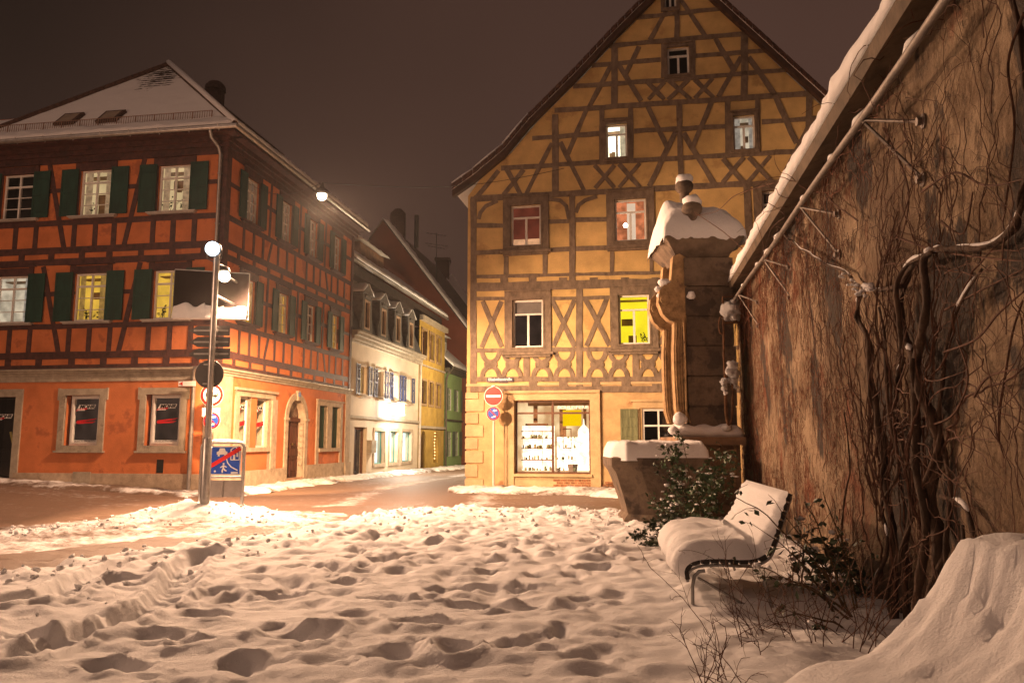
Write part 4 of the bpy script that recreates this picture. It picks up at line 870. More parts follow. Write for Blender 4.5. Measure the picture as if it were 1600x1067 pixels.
for ps, pe, lab in ((S0, 28.6, None),):
    m = MB(); m.rect(FR, ps, pe, 9.3, UE, -2.6, -.62+.2); m.build('upper_storey', mat('dark_board', (.05, .035, .03), .8, .2), wh_)
    m = MB(); m.tube([P(ps, UE-.02, -.05), P(pe+.2, UE-.02, -.05)], .08, 8); m.build('gutter', zinc, wh_)
    m = MB(); m.add([P(ps, UE, 0), P(pe, UE, 0), P(pe, UE+2.9, -3.8), P(ps, UE+2.9, -3.8)], [(0, 1, 2, 3)]); m.add([P(ps, UE, 0), P(ps, UE+2.9, -3.8), P(ps, UE-3, -3.8), P(ps, UE-.4, 0)], [(0, 1, 2, 3)]); m.build('upper_roof', tile, wh_)
    snow_patch('upper_roof_snow', (P(ps+.05, UE+.03, .08), P(pe, UE+.03, .08), P(pe, UE+2.9, -3.7), P(ps+.05, UE+2.9, -3.7)), 120, 24, .14, wh_, edge=.12, amp=.04)
# big roof dormer above, its lit wall put into the warm board colour
m = MB(); m.rect(FR, 15.4, 19.2, 10.2, 11.75, -3.4, -1.4); dmr = m.build('roof_dormer', mat('lit_tone_board', (.22, .12, .07), .8, .2), wh_)
snow_patch('dormer_snow', (P(15.0, 11.75, -1.1), P(19.5, 11.75, -1.1), P(19.5, 12.5, -3.2), P(15.0, 12.5, -3.2)), 30, 12, .12, dmr)
# ---- narrow yellow-green house
ny = thing('town_house', (*FR.P(25, 0).xy, 0), 'narrow mustard house with arched doors between the cream and green houses', 'house')
must = mat('mustard_render', (.42, .28, .06), .9, .16, 1.5, .3); S0, S1 = 22.2, 28.3
wy = [(22.75, 23.75), (24.45, 25.45), (26.2, 27.2)]
m = MB().wall(FR, rectpoly(S0, S1, -1.5, 8.9), [rectpoly(a, b, 3.75, 5.15) for a, b in wy]+[rectpoly(a, b, 6.55, 8.2) for a, b in wy]+[arch(23.4, .55, -.6, 1.6, 10), arch(26.3, .55, .2, 1.6, 10)], o=-.12, depth=.3); m.build('wall', must, ny)
for z0, z1 in ((3.75, 5.15), (6.55, 8.2)):
    for a, b in wy:
        q = MB(); q.ring(FR, a-.14, b+.14, z0-.12, z1+.12, .14, -.14, -.06); q.build('window_surround', mat('brown_stone', (.3, .2, .1), .9, .2), ny)
        window(FR, ny, a, b, z0, z1, 'dark', o=-.28, mat_=brown_frame, bars=((.5,), (.3,)))
for za, zb_, oo_ in ((2.3, 2.45, .0), (6., 6.1, -.02), (8.7, 9., .12)): q = MB(); q.rect(FR, S0, S1, za, zb_, -.12, oo_); q.build('string_course', grey_stone, ny)
q = MB(); q.rect(FR, 22.6, 24.2, -1, 2.4, -.6, -.45); q.build('arched_door', brown_frame, ny)
q = MB(); q.rect(FR, 25.5, 27.1, .2, 2.4, -.7, -.6); q.build('room_interior', emis('orange_lit_arch', (.55, .2, .03), .5, .5, 3), ny)
q = MB()
for i in range(9): q.ball(FR.P(26.5+.06*math.sin(i), .45+i*.2, -.25), .03, 6)
q.build('fairy_lights', emis('fairy_light', (1., .55, .2), 8), ny)
for i in range(7):
    for x in (22.35, 24.6, 25.4, 27.6):
        if (i+int(x)) % 2: q = MB(); q.rect(FR, x, x+.45, -.6+i*.4, -.25+i*.4, -.12, -.08)
q = MB(); q.tube([FR.P(22.3, 6.2, .02), FR.P(22.25, 5.9, -.02), FR.P(22.25, -.9, -.02)], .07, 8); q.build('downpipe', mat('pale_pipe', (.6, .52, .42), .4, metal=.3), ny)
# ---- green house
gh = thing('town_house', (*FR.P(32, 0).xy, 0), 'low pale green house with grey shutters and snowy eave at the street bend', 'house')
grn = mat('green_render', (.27, .42, .17), .9, .06, 1.5, .1); S0, S1 = 28.3, 44
wg = [(29.2, 30.5), (31.3, 32.6), (33.4, 34.7), (35.5, 36.8), (37.6, 38.9), (39.7, 41)]
m = MB().wall(FR, rectpoly(S0, S1, -2, 6.3), [rectpoly(a, b, 3.6, 5.1) for a, b in wg]+[rectpoly(a, b, .5, 2.2) for a, b in wg], o=-.1, depth=.25); m.build('wall', grn, gh)
gsh = mat('grey_green_shutter', (.09, .12, .08), .6)
for a, b in wg:
    window(FR, gh, a, b, 3.6, 5.1, 'dark', o=-.2); 
    window(FR, gh, a, b, .5, 2.2, 'dark', o=-.2)
    shutter(FR, gh, a-.35, a-.02, 3.6, 5.1, gsh, -.06, -.03); shutter(FR, gh, a-.38, a-.02, .5, 2.2, gsh, -.06, -.03); shutter(FR, gh, b+.02, b+.38, .5, 2.2, gsh, -.06, -.03)
q = MB(); q.rect(FR, S0, S1, 2.9, 3.0, -.1, .02); q.rect(FR, S0, S1, 6.1, 6.4, -.1, .25); q.tube([FR.P(S0, 6.42, .45), FR.P(S1, 6.42, .45)], .08, 8); q.tube([FR.P(28.6, 6.4, .42), FR.P(28.5, 6.0, .1), FR.P(28.4, 5.6, .0), FR.P(28.4, -1, .0)], .07, 8); q.build('eaves', mat('dark_eaves', (.08, .07, .05), .6), gh)
m = MB(); m.add([P(S0, 6.45, .4), P(S1, 6.45, .4), P(S1, 9.6, -3), P(S0, 9.6, -3)], [(0, 1, 2, 3)]); m.rect(FR, S0-.01, S1, -2, 6.2, -6, -.42); m.build('roof', tile, gh)
snow_patch('roof_snow', (P(S0, 6.5, .48), P(S1, 6.5, .48), P(S1, 9.6, -2.9), P(S0, 9.6, -2.9)), 80, 20, .12, gh)
q = MB(); q.rect(FR, 29.6, 31.2, 6.9, 8.7, -2.2, -.7); d_m = q.build('dormer', mat('grey_dormer2', (.16, .15, .13)), gh)
q = MB(); q.ring(FR, 30.0, 30.9, 7.2, 8.4, .1, -.7, -.66); q.rect(FR, 30.42, 30.48, 7.3, 8.3, -.7, -.665); q.build('window_frame', white_paint, d_m)
snow_patch('dormer_snow', (P(29.4, 8.72, -.4), P(31.4, 8.72, -.4), P(31.4, 9.0, -2.2), P(29.4, 9.0, -2.2)), 12, 10, .12, d_m)
# ---- the big dark red gable behind
gd = 56.; FG = Fac((at(598, 342, gd).x, gd), (1, 0.02), 1)
G = lambda u, v: FG.st(u, v)
rg = thing('gabled_house', (FG.O[0], gd, -.5), 'dark red gabled house towering behind the mansard, snow along its steep verge', 'house')
dred = mat('dark_red_render', (.16, .045, .025), .9, .12, .5, .2)
a, b, c = G(598, 344), G(742, 532), G(520, 455); 
m = MB(); m.wall(FG, [(c[0], -2), (b[0]+.2, -2), b, a, c], []); m.build('gable_wall', dred, rg)
bk = Vector((FR.d[0]*16, FR.d[1]*16, 0))
def back(p, k=1): return [FG.P(*q, .25) for q in p]
A0, B0, C0 = FG.P(*a, .25), FG.P(*b, .25), FG.P(*c, .25)
up_ = Vector((0, 0, .1))
m = MB(); m.add([A0, B0, B0+bk, A0+bk, C0, C0+bk], [(0, 1, 2, 3), (4, 0, 3, 5)]); m.build('roof', mat('dim_snow_tiles', (.17, .14, .12), .9, .2, 3), rg)
snow_patch('verge_snow', (A0+up_, B0+up_, B0+up_+bk*.16, A0+up_+bk*.16), 60, 6, .18, rg, edge=.2, amp=.05)
c = A0+bk*.22; q = MB(); q.box((c.x+.1, c.y, c.z+.2), (1.1, .9, 2.0)); q.tube([(c.x+.1, c.y, c.z+1.2), (c.x+.1, c.y, c.z+1.5), (c.x+.1, c.y, c.z+1.8)], [.62, .6, .3], 12); q.build('chimney', mat('dark_brick', (.07, .035, .028)), rg)
q = MB(); q.tube([A0+bk*.3+Vector((1.2, 0, -1)), A0+bk*.3+Vector((1.2, 0, 1.7))], .18, 10); q.build('flue_pipe', dark_steel, rg)
q = MB(); c = at(716, 400, 66); 
# ---- snowy roof behind the yellow corner
bh = thing('town_house', (at(715, 480, 70).x, 70, -1), 'distant house, only its snowy roof and chimney visible left of the yellow gable', 'house')
p = [at(692, 440, 68), at(760, 535, 68), at(760, 500, 80), at(705, 428, 80)]
m = MB(); m.add([p[0], p[1], p[2], p[3]]+[x-Vector((0, 0, .5)) for x in p], [(0, 1, 2, 3), (7, 6, 5, 4), (0, 4, 5, 1), (1, 5, 6, 2), (3, 2, 6, 7), (0, 3, 7, 4)]); m.build('roof', SNOW, bh)
q = MB(); c = at(692, 412, 74); q.box((c.x, c.y, c.z-1.6), (1.2, 1.2, 3.6)); q.box((c.x, c.y, c.z+.3), (1.5, 1.5, .3)); q.build('chimney', mat('dark_brick', (.07, .035, .028)), bh)
q = MB(); c1 = at(700, 530, 69); q.box((c1.x+2.5, 71, 5), (8, 3, 12)); q.build('wall', dred, bh)
q = MB(); c = at(682, 430, 62); t = at(682, 364, 62)
q.tube([c-Vector((0, 0, 1)), t], .035, 5)
for v, wd in ((366, 16), (382, 18), (386, 14)):
    a, b = at(682-wd, v-2, 62), at(682+wd, v+3, 62); q.tube([a, b], .02, 4)
    for i in range(7): x = a.lerp(b, i/6); q.tube([x-Vector((0, .3, .12)), x+Vector((0, .3, .12))], .014, 4)
q.build('roof_aerial', dark_steel, rg)

# ================================================================ ground, road, snow
def lerp_line(xs, ys):
    def f(x): return np.interp(x, xs, ys)
    return f
far_px = [(1010, 803), (975, 803), (900, 800), (800, 800), (700, 800), (640, 803), (590, 808), (540, 818), (500, 828), (440, 838), (380, 848), (300, 858), (250, 865), (150, 880), (60, 900)]
fp = sorted([(gp(u, v, .05).x, gp(u, v, .05).y) for u, v in far_px]); fx = [-20, -7.5]+[p[0] for p in fp]+[5.5]; fy = [6.0, 8.2]+[p[1] for p in fp]+[16.5]
yfar = lerp_line(fx, fy)
def segdist(X, Y, pts):
    D = np.full(X.shape, 1e9)
    for (a, b), (c, d) in zip(pts[:-1], pts[1:]):
        L = (c-a)**2+(d-b)**2; t = np.clip(((X-a)*(c-a)+(Y-b)*(d-b))/L, 0, 1); D = np.minimum(D, np.hypot(X-a-t*(c-a), Y-b-t*(d-b)))
    return D
def sm(x): x = np.clip(x, 0, 1); return x*x*(3-2*x)
gx = np.arange(-15, 5.0, .045); gy = np.concatenate([np.arange(.8, 8, .03), np.arange(8, 19.2, .05)])
X, Y = np.meshgrid(gx, gy)
inside = yfar(X)-Y+.45*fbm(X*1.3, Y*1.3, 4)
ridge_l = [tuple(gp(u, v)[:2]) for u, v in ((-200, 850), (0, 842), (150, 826), (260, 812), (330, 800), (400, 812), (425, 822))]
rd = segdist(X, Y, ridge_l)+.25*fbm(X*1.6+9, Y*1.6, 3)
track_b = [tuple(gp(u, v)[:2]) for u, v in ((-150, 925), (60, 888), (200, 862), (300, 850), (420, 842), (500, 832))]
tb = segdist(X, Y, track_b)
mound = np.exp(-(((X+6.45)/1.35)**2+((Y-16.2)/.9)**2))
base = .15*sm(inside/.5)
lump = .5+.5*sm((Y-6.5)/4)
Z = -.05+base+.06+sm(inside/.5)*(.055*fbm(X*.8, Y*.8, 3)+(.35+.65*lump)*.125*np.abs(fbm(X*2.3+5, Y*2.8, 4))+.045*np.abs(fbm(X*5.2, Y*5.2, 4))*lump)
crumb = np.abs(fbm(X*4.5, Y*4.5, 4)); Z += .055*sm((1.1-rd)/.7)*(1-.6*sm(inside/.5))*(.5+2.2*crumb) + .24*mound*(1+.5*fbm(X*4, Y*4, 4))
Z -= .13*sm((.42-tb)/.3)*sm(inside/.4)
# tyre ruts with tread ribs
for pl_ in (((0, 1052), (97, 1013), (179, 984), (244, 952), (286, 916), (292, 890), (325, 877)), ((0, 955), (81, 942), (130, 916), (195, 890), (260, 876))):
    P_ = [tuple(gp(u, v, .1)[:2]) for u, v in pl_]; td = segdist(X, Y, P_)
    Z = Z-.10*sm((.20-td)/.09)+.045*np.exp(-((td-.24)/.05)**2)+.018*sm((.15-td)/.05)*np.sin(Y*42+3*fbm(X*3, Y*3, 2))
# footprints: the deep ones read off the photo, then trampled snow
dents = [(440, 935, .30, .13, .13), (470, 1003, .26, .15, .14), (620, 1035, .22, .20, .15), (710, 1030, .18, .16, .13), (650, 985, .26, .14, .13), (875, 1000, .09, .26, .10), (930, 870, .20, .16, .12), (925, 893, .24, .13, .13), (815, 930, .18, .17, .14),
         (760, 958, .36, .13, .12), (688, 930, .19, .14, .12), (610, 945, .30, .15, .12), (620, 900, .18, .17, .12), (540, 900, .26, .14, .11), (320, 965, .26, .14, .10), (300, 1010, .2, .12, .10), (245, 1000, .24, .12, .09), (540, 915, .2, .12, .1), (900, 905, .12, .2, .08), (700, 985, .2, .12, .08), (560, 975, .16, .2, .09), (840, 905, .2, .15, .09), (770, 900, .2, .13, .1), (60, 1000, .3, .12, .09), (180, 1045, .3, .12, .1), (380, 1045, .2, .16, .12), (500, 950, .16, .22, .06), (1000, 880, .12, .08, .05)]
D_ = [(gp(u, v, .14).x, gp(u, v, .14).y, a*.72, b*.8, d*1.1, rnd.uniform(-.4, .4)) for u, v, a, b, d in dents]
for i in range(330):
    x = rnd.uniform(-9, 2.6); y = 6.5+10.5*rnd.random()**.7
    if x > 1.2 and y < 9.5: continue
    D_.append((x, y, rnd.uniform(.13, .27), rnd.uniform(.09, .15), rnd.uniform(.04, .115), rnd.uniform(-1.6, 1.6)))
for i in range(30): D_.append((rnd.uniform(-5, 1.1), rnd.uniform(2.2, 6), rnd.uniform(.14, .26), rnd.uniform(.08, .13), rnd.uniform(.04, .09), rnd.uniform(-1.6, 1.6)))
for x, y, a, b, d, t in D_:
    iy = (gy > y-.9) & (gy < y+.9); ix = (gx > x-.9) & (gx < x+.9)
    if not iy.any() or not ix.any(): continue
    sl = np.ix_(iy, ix); dx = X[sl]-x; dy = Y[sl]-y
    if yfar(x) < y: d *= .35
    u = (dx*math.cos(t)+dy*math.sin(t))/a; v_ = (-dx*math.sin(t)+dy*math.cos(t))/b; r2 = (u*u+v_*v_)*np.clip(1+1.1*fbm(X[sl]*5, Y[sl]*5, 3), .35, 2)
    Z[sl] += -(.60 if y < 8 else .75)*d*np.exp(-r2**1.35)+.22*d*np.exp(-((np.sqrt(r2)-1.45)/.4)**2)
gap = sm((2.3-rd)/1.0)*sm((-3.2-X)/1.2)*sm((.4-inside)/.6)*sm((rd_s:=((ridge_y:=np.interp(X, [-16, -12, -9.1, -7.2, -6.4, -5.2, -3.5], [12.6, 12.8, 13.6, 15.0, 15.9, 16.6, 16.2]))+1.1-Y))/.5)
Z = np.maximum(Z, -.03+gap*(.055+.085*np.abs(fbm(X*4.2, Y*4.2, 4))+.03*fbm(X*12, Y*12, 3)))
Zc = Z.copy()
# garden bed by the wall: higher smooth snow, and drift near the basin
bed = sm((X-(1.25+.16*(Y-7)))/.5)*sm((13.2-Y)/1.)
Z += .05*bed
def heap(X, Y): # big rounded snow heap close to the camera on the right
    xs = [.5, .9, 1.1, 1.26, 1.5, 1.8, 2.0, 2.13, 2.24, 2.6, 4]; zs = [0, .05, .28, .42, .50, .56, .68, .86, 1.10, 1.13, 1.15]
    xx = X+.045*fbm(X*2+3, Y*5, 4)
    return np.interp(xx-.10*(3.7-Y), xs, zs)*sm((4.55+.25*fbm(X*2, Y*2, 2)-Y)/.75)
hp = heap(X, Y); hol = np.zeros_like(X)
Z = np.maximum(Z, hp+(.055*np.abs(fbm(X*5, Y*5, 4))+.03*np.abs(fbm(X*9, Y*9, 3)))*(hp > .1)*np.clip((X-1.2)*1.4, .25, 1))
for (u, v, r, d) in ((1545, 895, .045, .10), (1577, 885, .03, .07), (1563, 920, .04, .07), (1583, 948, .04, .08), (1556, 975, .04, .08), (1515, 915, .03, .07), (1520, 885, .03, .06), (1592, 905, .04, .08), (1535, 945, .03, .05), (1600, 975, .03, .06)):
    # marks left by fallen clumps, at their place on the heap's slope
    best = None
    r_v = ray(u, v)
    for k in range(200):
        y = 2.0+k*.0125; x = r_v[0]/r_v[1]*y; z = H+r_v[2]/r_v[1]*y
        zz = float(heap(np.array([[x]]), np.array([[y]]))[0, 0])
        if zz >= z: best = (x, y); break
    if best:
        dd_ = np.hypot((X-best[0])/1.5, Y-best[1]); Z -= 1.0*d*np.exp(-(dd_/(r*.75))**2); 
dirt = 1.15*sm((.1-inside)/.5)*(1-sm((1.3-rd)/.8)*.55)*(1-np.clip(mound*2, 0, 1))+.95*sm((.50-tb)/.25)+.35*sm((.6-inside)/.6)*(1-sm((.9-rd)/.5))
dirt = np.where(gap > .05, np.minimum(dirt, .62+.45*fbm(X*1.5, Y*1.5, 3)), dirt)+.75*sm((.38-tb)/.3)*sm((-4.0-X)/1.5)
dirt = np.clip(dirt, 0, 1.3)
snow_g = snow_mat('ground_snow', attr='dirt', col_dirt=(.14, .092, .065))
keep = (Z > -.03)
o = grid_mesh('snow_ground', X, Y, Z, snow_g, {'dirt': dirt}, keep=keep); tag(o, kind='structure')
def near_h(x, y):
    i = int(np.searchsorted(gy, y)); j = int(np.searchsorted(gx, x)); return float(Z[min(i, len(gy)-1), min(j, len(gx)-1)])
cm = MB()
for i in range(1500):
    if i % 3: x = rnd.uniform(-9, 2.4); y = float(yfar(x))-abs(rnd.gauss(0, 2.2))+rnd.uniform(-.2, .5)
    else:
        t = rnd.random()*(len(ridge_l)-1); k_ = int(t); a, b = ridge_l[k_], ridge_l[k_+1]; x = a[0]+(b[0]-a[0])*(t-k_)+rnd.gauss(0, .5); y = a[1]+(b[1]-a[1])*(t-k_)+rnd.gauss(0, .5)
    if not (-14 < x < 2.5 and 5 < y < 18.5): continue
    z = near_h(x, y)
    if z < -.02: z = 0
    r = .012+.03*rnd.random()**2.5; cm.ball((x, y, z+r*.3), r, 6, rnd.uniform(.6, 1), .9)
o = cm.build('snow_crumbs', SNOW, None, smooth=True); tag(o, 'crumbs of trodden snow scattered over the snow field and road edge', 'snow', kind='stuff')
# road and everything the snow does not reach
rx = np.concatenate([np.arange(-140, -20, 6), np.arange(-20, 12, .16), np.arange(12, 140, 6)]); ry = np.concatenate([np.arange(-60, -2, 5), np.arange(-2, 52, .2), np.arange(52, 240, 8)])
XR, YR = np.meshgrid(rx, ry)
GZ = np.minimum(.5, np.maximum(0, -XR-9.2)*.05)*np.clip((YR-14)/6, 0, 1)-.012*np.maximum(0, YR-30)
ZR = GZ+.022*fbm(XR*1.1, YR*1.1, 4)+.012*fbm(XR*4, YR*4, 3)*(np.abs(XR) < 20)
c_ = segdist(XR, YR, [(-2.5, 19.5), (-2.6, 26), (-1.2, 34), (.5, 45), (4, 60)])
wet = mat('x0', (.1,)*3)
dirtR = np.clip(.80+.22*fbm(XR*.35, YR*.9, 3)-.30*np.exp(-((c_-1.7)/.4)**2)+.30*np.exp(-((c_-.9)/.3)**2)+.10, 0, 1.3)
road_m = snow_mat('road_slush', attr='dirt', col_dirt=(.165, .105, .075), wet=.60)
o = grid_mesh('road', XR, YR, ZR, road_m, {'dirt': dirtR}); tag(o, kind='structure')
def strip(name, f, s0, s1, w0, w1, h, seed, dz=0., dirt_a=.0, fl=0):
    nu = int(abs(s1-s0)/.07); nv = 34; S = np.linspace(s0, s1, nu)[None, :]*np.ones((nv, 1)); t = np.linspace(0, 1, nv)[:, None]*np.ones((1, nu))
    Wd = w0+(w1-w0)*(S-s0)/(s1-s0); O_ = Wd*t+.0
    XX = f.O[0]+f.d[0]*S+f.n[0]*O_; YY = f.O[1]+f.d[1]*S+f.n[1]*O_
    gz = np.minimum(.5, np.maximum(0, -XX-9.2)*.05)*np.clip((YY-14)/6, 0, 1)-.012*np.maximum(0, YY-30)
    ed = sm((1-t+.30*fbm(XX*1.5+seed, YY*1.5, 4))*2.4)
    ZZ = gz+.02+h*ed*(.7+.9*np.abs(fbm(XX*2.2+seed, YY*2.2, 4)))+.03*fbm(XX*7, YY*7, 3)*ed-.10*(1-ed)+dz
    DD = np.clip(.25+.75*fbm(XX*1.2+seed, YY*1.9, 4)+dirt_a+.6*(1-ed)+.35*np.exp(-t*6), 0, 1.2)
    o = grid_mesh(name, XX, YY, ZZ, snow_g, {'dirt': DD}); tag(o, kind='structure'); return o
strip('snowy_pavement', FR, -.3, 46, 1.35, 1.8, .13, 3)
strip('snowy_pavement', FL, -1.2, 13, 1.15, 1.6, .10, 11, dirt_a=.25)
strip('snowy_pavement', FY, -.3, 12, 1.5, 5.2, .13, 23)

# ================================================================ plastered house with bare vines (right)
FW = Fac((4.729, 15.881), (.166, .986), -1)
vh = thing('plaster_house', (*FW.P(-5, 0).xy, 0), 'old stained plaster house wall on the right with snowy eave and steel rail', 'house')
def wall_mat():
    m = bpy.data.materials.new('stained_plaster'); m.use_nodes = True; n = m.node_tree.nodes; L = m.node_tree.links; b = n['Principled BSDF']; b.inputs['Roughness'].default_value = .92; b.inputs['Specular IOR Level'].default_value = .2
    t = n.new('ShaderNodeTexCoord')
    def N(sc_, det=8, ro=.65, st=(1, 1, 1), loc=(0, 0, 0)):
        mp = n.new('ShaderNodeMapping'); mp.inputs['Scale'].default_value = st; mp.inputs['Location'].default_value = loc; L.new(t.outputs['Object'], mp.inputs[0])
        x = n.new('ShaderNodeTexNoise'); x.inputs['Scale'].default_value = sc_; x.inputs['Detail'].default_value = det; x.inputs['Roughness'].default_value = ro; L.new(mp.outputs[0], x.inputs['Vector']); return x.outputs['Fac']
    def ramp(f, p0, p1):
        r = n.new('ShaderNodeMapRange'); r.inputs[1].default_value = p0; r.inputs[2].default_value = p1; L.new(f, r.inputs[0]); return r.outputs[0]
    def mix(f, a, c):
        x = n.new('ShaderNodeMixRGB'); L.new(f, x.inputs[0])
        for i, q in ((1, a), (2, c)):
            if isinstance(q, tuple): x.inputs[i].default_value = (*q, 1)
            else: L.new(q, x.inputs[i])
        return x.outputs[0]
    c = mix(ramp(N(1.1), .35, .65), (.30, .215, .145), (.43, .32, .215))
    c = mix(ramp(N(.42, 7, .6, (1, 1, .8), (2, 8, 1)), .48, .60), c, (.17, .115, .078))
    c = mix(ramp(N(2.2, 9, .7, (1, 1, .85)), .47, .60), c, (.20, .135, .085))
    c = mix(ramp(N(1.3, 6, .6, (1, 1, .7), (4, 0, 0)), .58, .66), c, (.24, .10, .06))
    c = mix(ramp(N(.95, 9, .6, (1.2, 1.2, .6), (9, 3, 2)), .545, .575), c, (.075, .060, .052))
    c = mix(ramp(N(6, 9, .75, (1, 1, .7), (1, 2, 7)), .53, .62), c, (.125, .088, .06))
    L.new(c, b.inputs['Base Color'])
    ad = n.new('ShaderNodeMath'); ad.operation = 'ADD'; L.new(N(13, 9, .7, (1, 1, .85)), ad.inputs[0]); L.new(N(3, 5), ad.inputs[1])
    bp = n.new('ShaderNodeBump'); bp.inputs['Strength'].default_value = 1.; bp.inputs['Distance'].default_value = .07; L.new(ad.outputs[0], bp.inputs['Height']); L.new(bp.outputs[0], b.inputs['Normal'])
    return m
ss = np.linspace(-17, 0, 300); zz = np.linspace(-.5, 4.75, 95); S, ZZ = np.meshgrid(ss, zz); oo = .03*fbm(S*.9, ZZ*.9, 3)+.012*fbm(S*4+3, ZZ*3, 3)
oo = oo*np.clip(-S*4, 0, 1)
grid_mesh('wall', FW.O[0]+FW.d[0]*S+FW.n[0]*oo, FW.O[1]+FW.d[1]*S+FW.n[1]*oo, ZZ, wall_mat(), parent=vh)
m = MB(); m.add([FW.P(0, -.5), FW.P(0, 4.75), FW.P(0, 9.5, -5), FW.P(0, -.5, -5)], [(0, 1, 2, 3)]); m.add([FW.P(-17, -.5), FW.P(-17, 4.75), FW.P(-17, 9.5, -5), FW.P(-17, -.5, -5)], [(0, 1, 2, 3)]); m.add([FW.P(0, -.5, -5), FW.P(0, 9.5, -5), FW.P(-17, 9.5, -5), FW.P(-17, -.5, -5)], [(0, 1, 2, 3)])
m.build('rear_wall', ochre2, vh)
def ez(s): return 4.62+.013*s   # the old eave sags towards the camera
m = MB(); n = 34
ro = [];
for i in range(n+1):
    s = .25-17.25*i/n; z = ez(s); ro += [FW.P(s, z-.13, .30), FW.P(s, z, .32), FW.P(s, z+4.9, -5.0), FW.P(s, z+4.7, -5.0), FW.P(s, z-.02, -.1)]
m.add(ro, [(5*i+k, 5*i+5+k, 5*i+5+(k+1) % 5, 5*i+(k+1) % 5) for i in range(n) for k in range(5)]+[tuple(range(5)), tuple(5*n+k for k in range(5))])
m.build('roof', mat('dark_eaves_wood', (.10, .07, .045), .85, .25, 4, .4), vh)
snow_patch('roof_snow', (FW.P(.27, ez(.2)+.0, .34), FW.P(-17, ez(-17)+.0, .34), FW.P(-17, ez(-17)+2.0, -1.7), FW.P(.27, ez(.2)+2.0, -1.7)), 260, 16, .13, vh, edge=.10, amp=.03, seed=4)
m = MB(); rail = [FW.P(s, 4.20+.012*(s+3)+.012*math.sin(s*1.3), .27) for s in np.arange(-.4, -17, -.6)]; m.tube(rail, .030, 10)
m.build('rail', mat('dull_steel', (.20, .17, .15), .6, .2, 9, metal=.4), vh, smooth=50)
for s in (-2.4, -5.3, -7.9, -10.3, -12.8, -15.3):
    m = MB(); z = 4.20+.012*(s+3); e1 = FW.P(s-.5, z-.26, 0); e2 = FW.P(s-.42, z-.66, 0); p = FW.P(s, z-.02, .27)
    m.tube([p, e1], .014, 6); m.tube([p, e2], .014, 6)
    for e in (e1, e2): m.lathe(e+Vector((FW.n[0]*.0, 0, 0)), [(.055, 0), (.055, .012), (.03, .02), (.03, .05)], 10, axis=(FW.n[0], FW.n[1], 0))
    m.build('rail_bracket', mat('dull_steel', (.20, .17, .15), .6, .2, 9, metal=.4), vh, smooth=40)
m = MB()
for s in np.arange(-.8, -14, -.42):
    if rnd.random() < .4: m.tube([FW.P(s, 4.225+.012*(s+3), .27), FW.P(s-.1, 4.24+.012*(s+3), .27), FW.P(s-rnd.uniform(.2, .5), 4.225+.012*(s+3), .27)], [.012, .03, .01], 7)
m.build('rail_snow', SNOW, vh, smooth=True)
# ---- vines
bark = mat('vine_bark', (.075, .045, .030), .9, .35, 6, .9, 26, stretch=(1, 1, .5))
twig = mat('vine_twig', (.105, .05, .032), .85, .3, 12)
def wpt(u, v, o=0.): s, z = FW.st(u, v, o); return FW.P(s, z, o)
def smooth_path(P, k=4):
    P = [Vector(p) for p in P]; out = []
    for i in range(len(P)-1):
        a, b, c, d = P[max(i-1, 0)], P[i], P[i+1], P[min(i+2, len(P)-1)]
        for j in range(k):
            t = j/k; out.append(.5*((2*b)+(c-a)*t+(2*a-5*b+4*c-d)*t*t+(3*b-a-3*c+d)*t**3))
    return out+[P[-1]]
def stem(pxs, r0, r1, o, twist=.0, n=9):
    P = smooth_path([wpt(u, v, o+.03*math.sin(i*1.3)) for i, (u, v) in enumerate(pxs)], 5); m = MB(); N_ = len(P)
    P = [p+Vector((noise.noise(p*2.3), noise.noise(p*2.3+Vector((7, 0, 0))), 0))*.05 for p in P]
    rs = [(r0+(r1-r0)*i/N_)*(1+.45*noise.noise(p*9)) for i, p in enumerate(P)]
    m.tube(P, rs, n)
    if twist:
        Q = [p+Vector((math.cos(i*.55), math.sin(i*.55), 0))*r*1.25 for i, (p, r) in enumerate(zip(P, rs))]; m.tube(Q, [r*.55 for r in rs], 7)
    return m, P
vine = thing('climbing_vine', wpt(1440, 1000, .1), 'old bare climbing vine with thick twisted trunks on the plaster wall', 'vine')
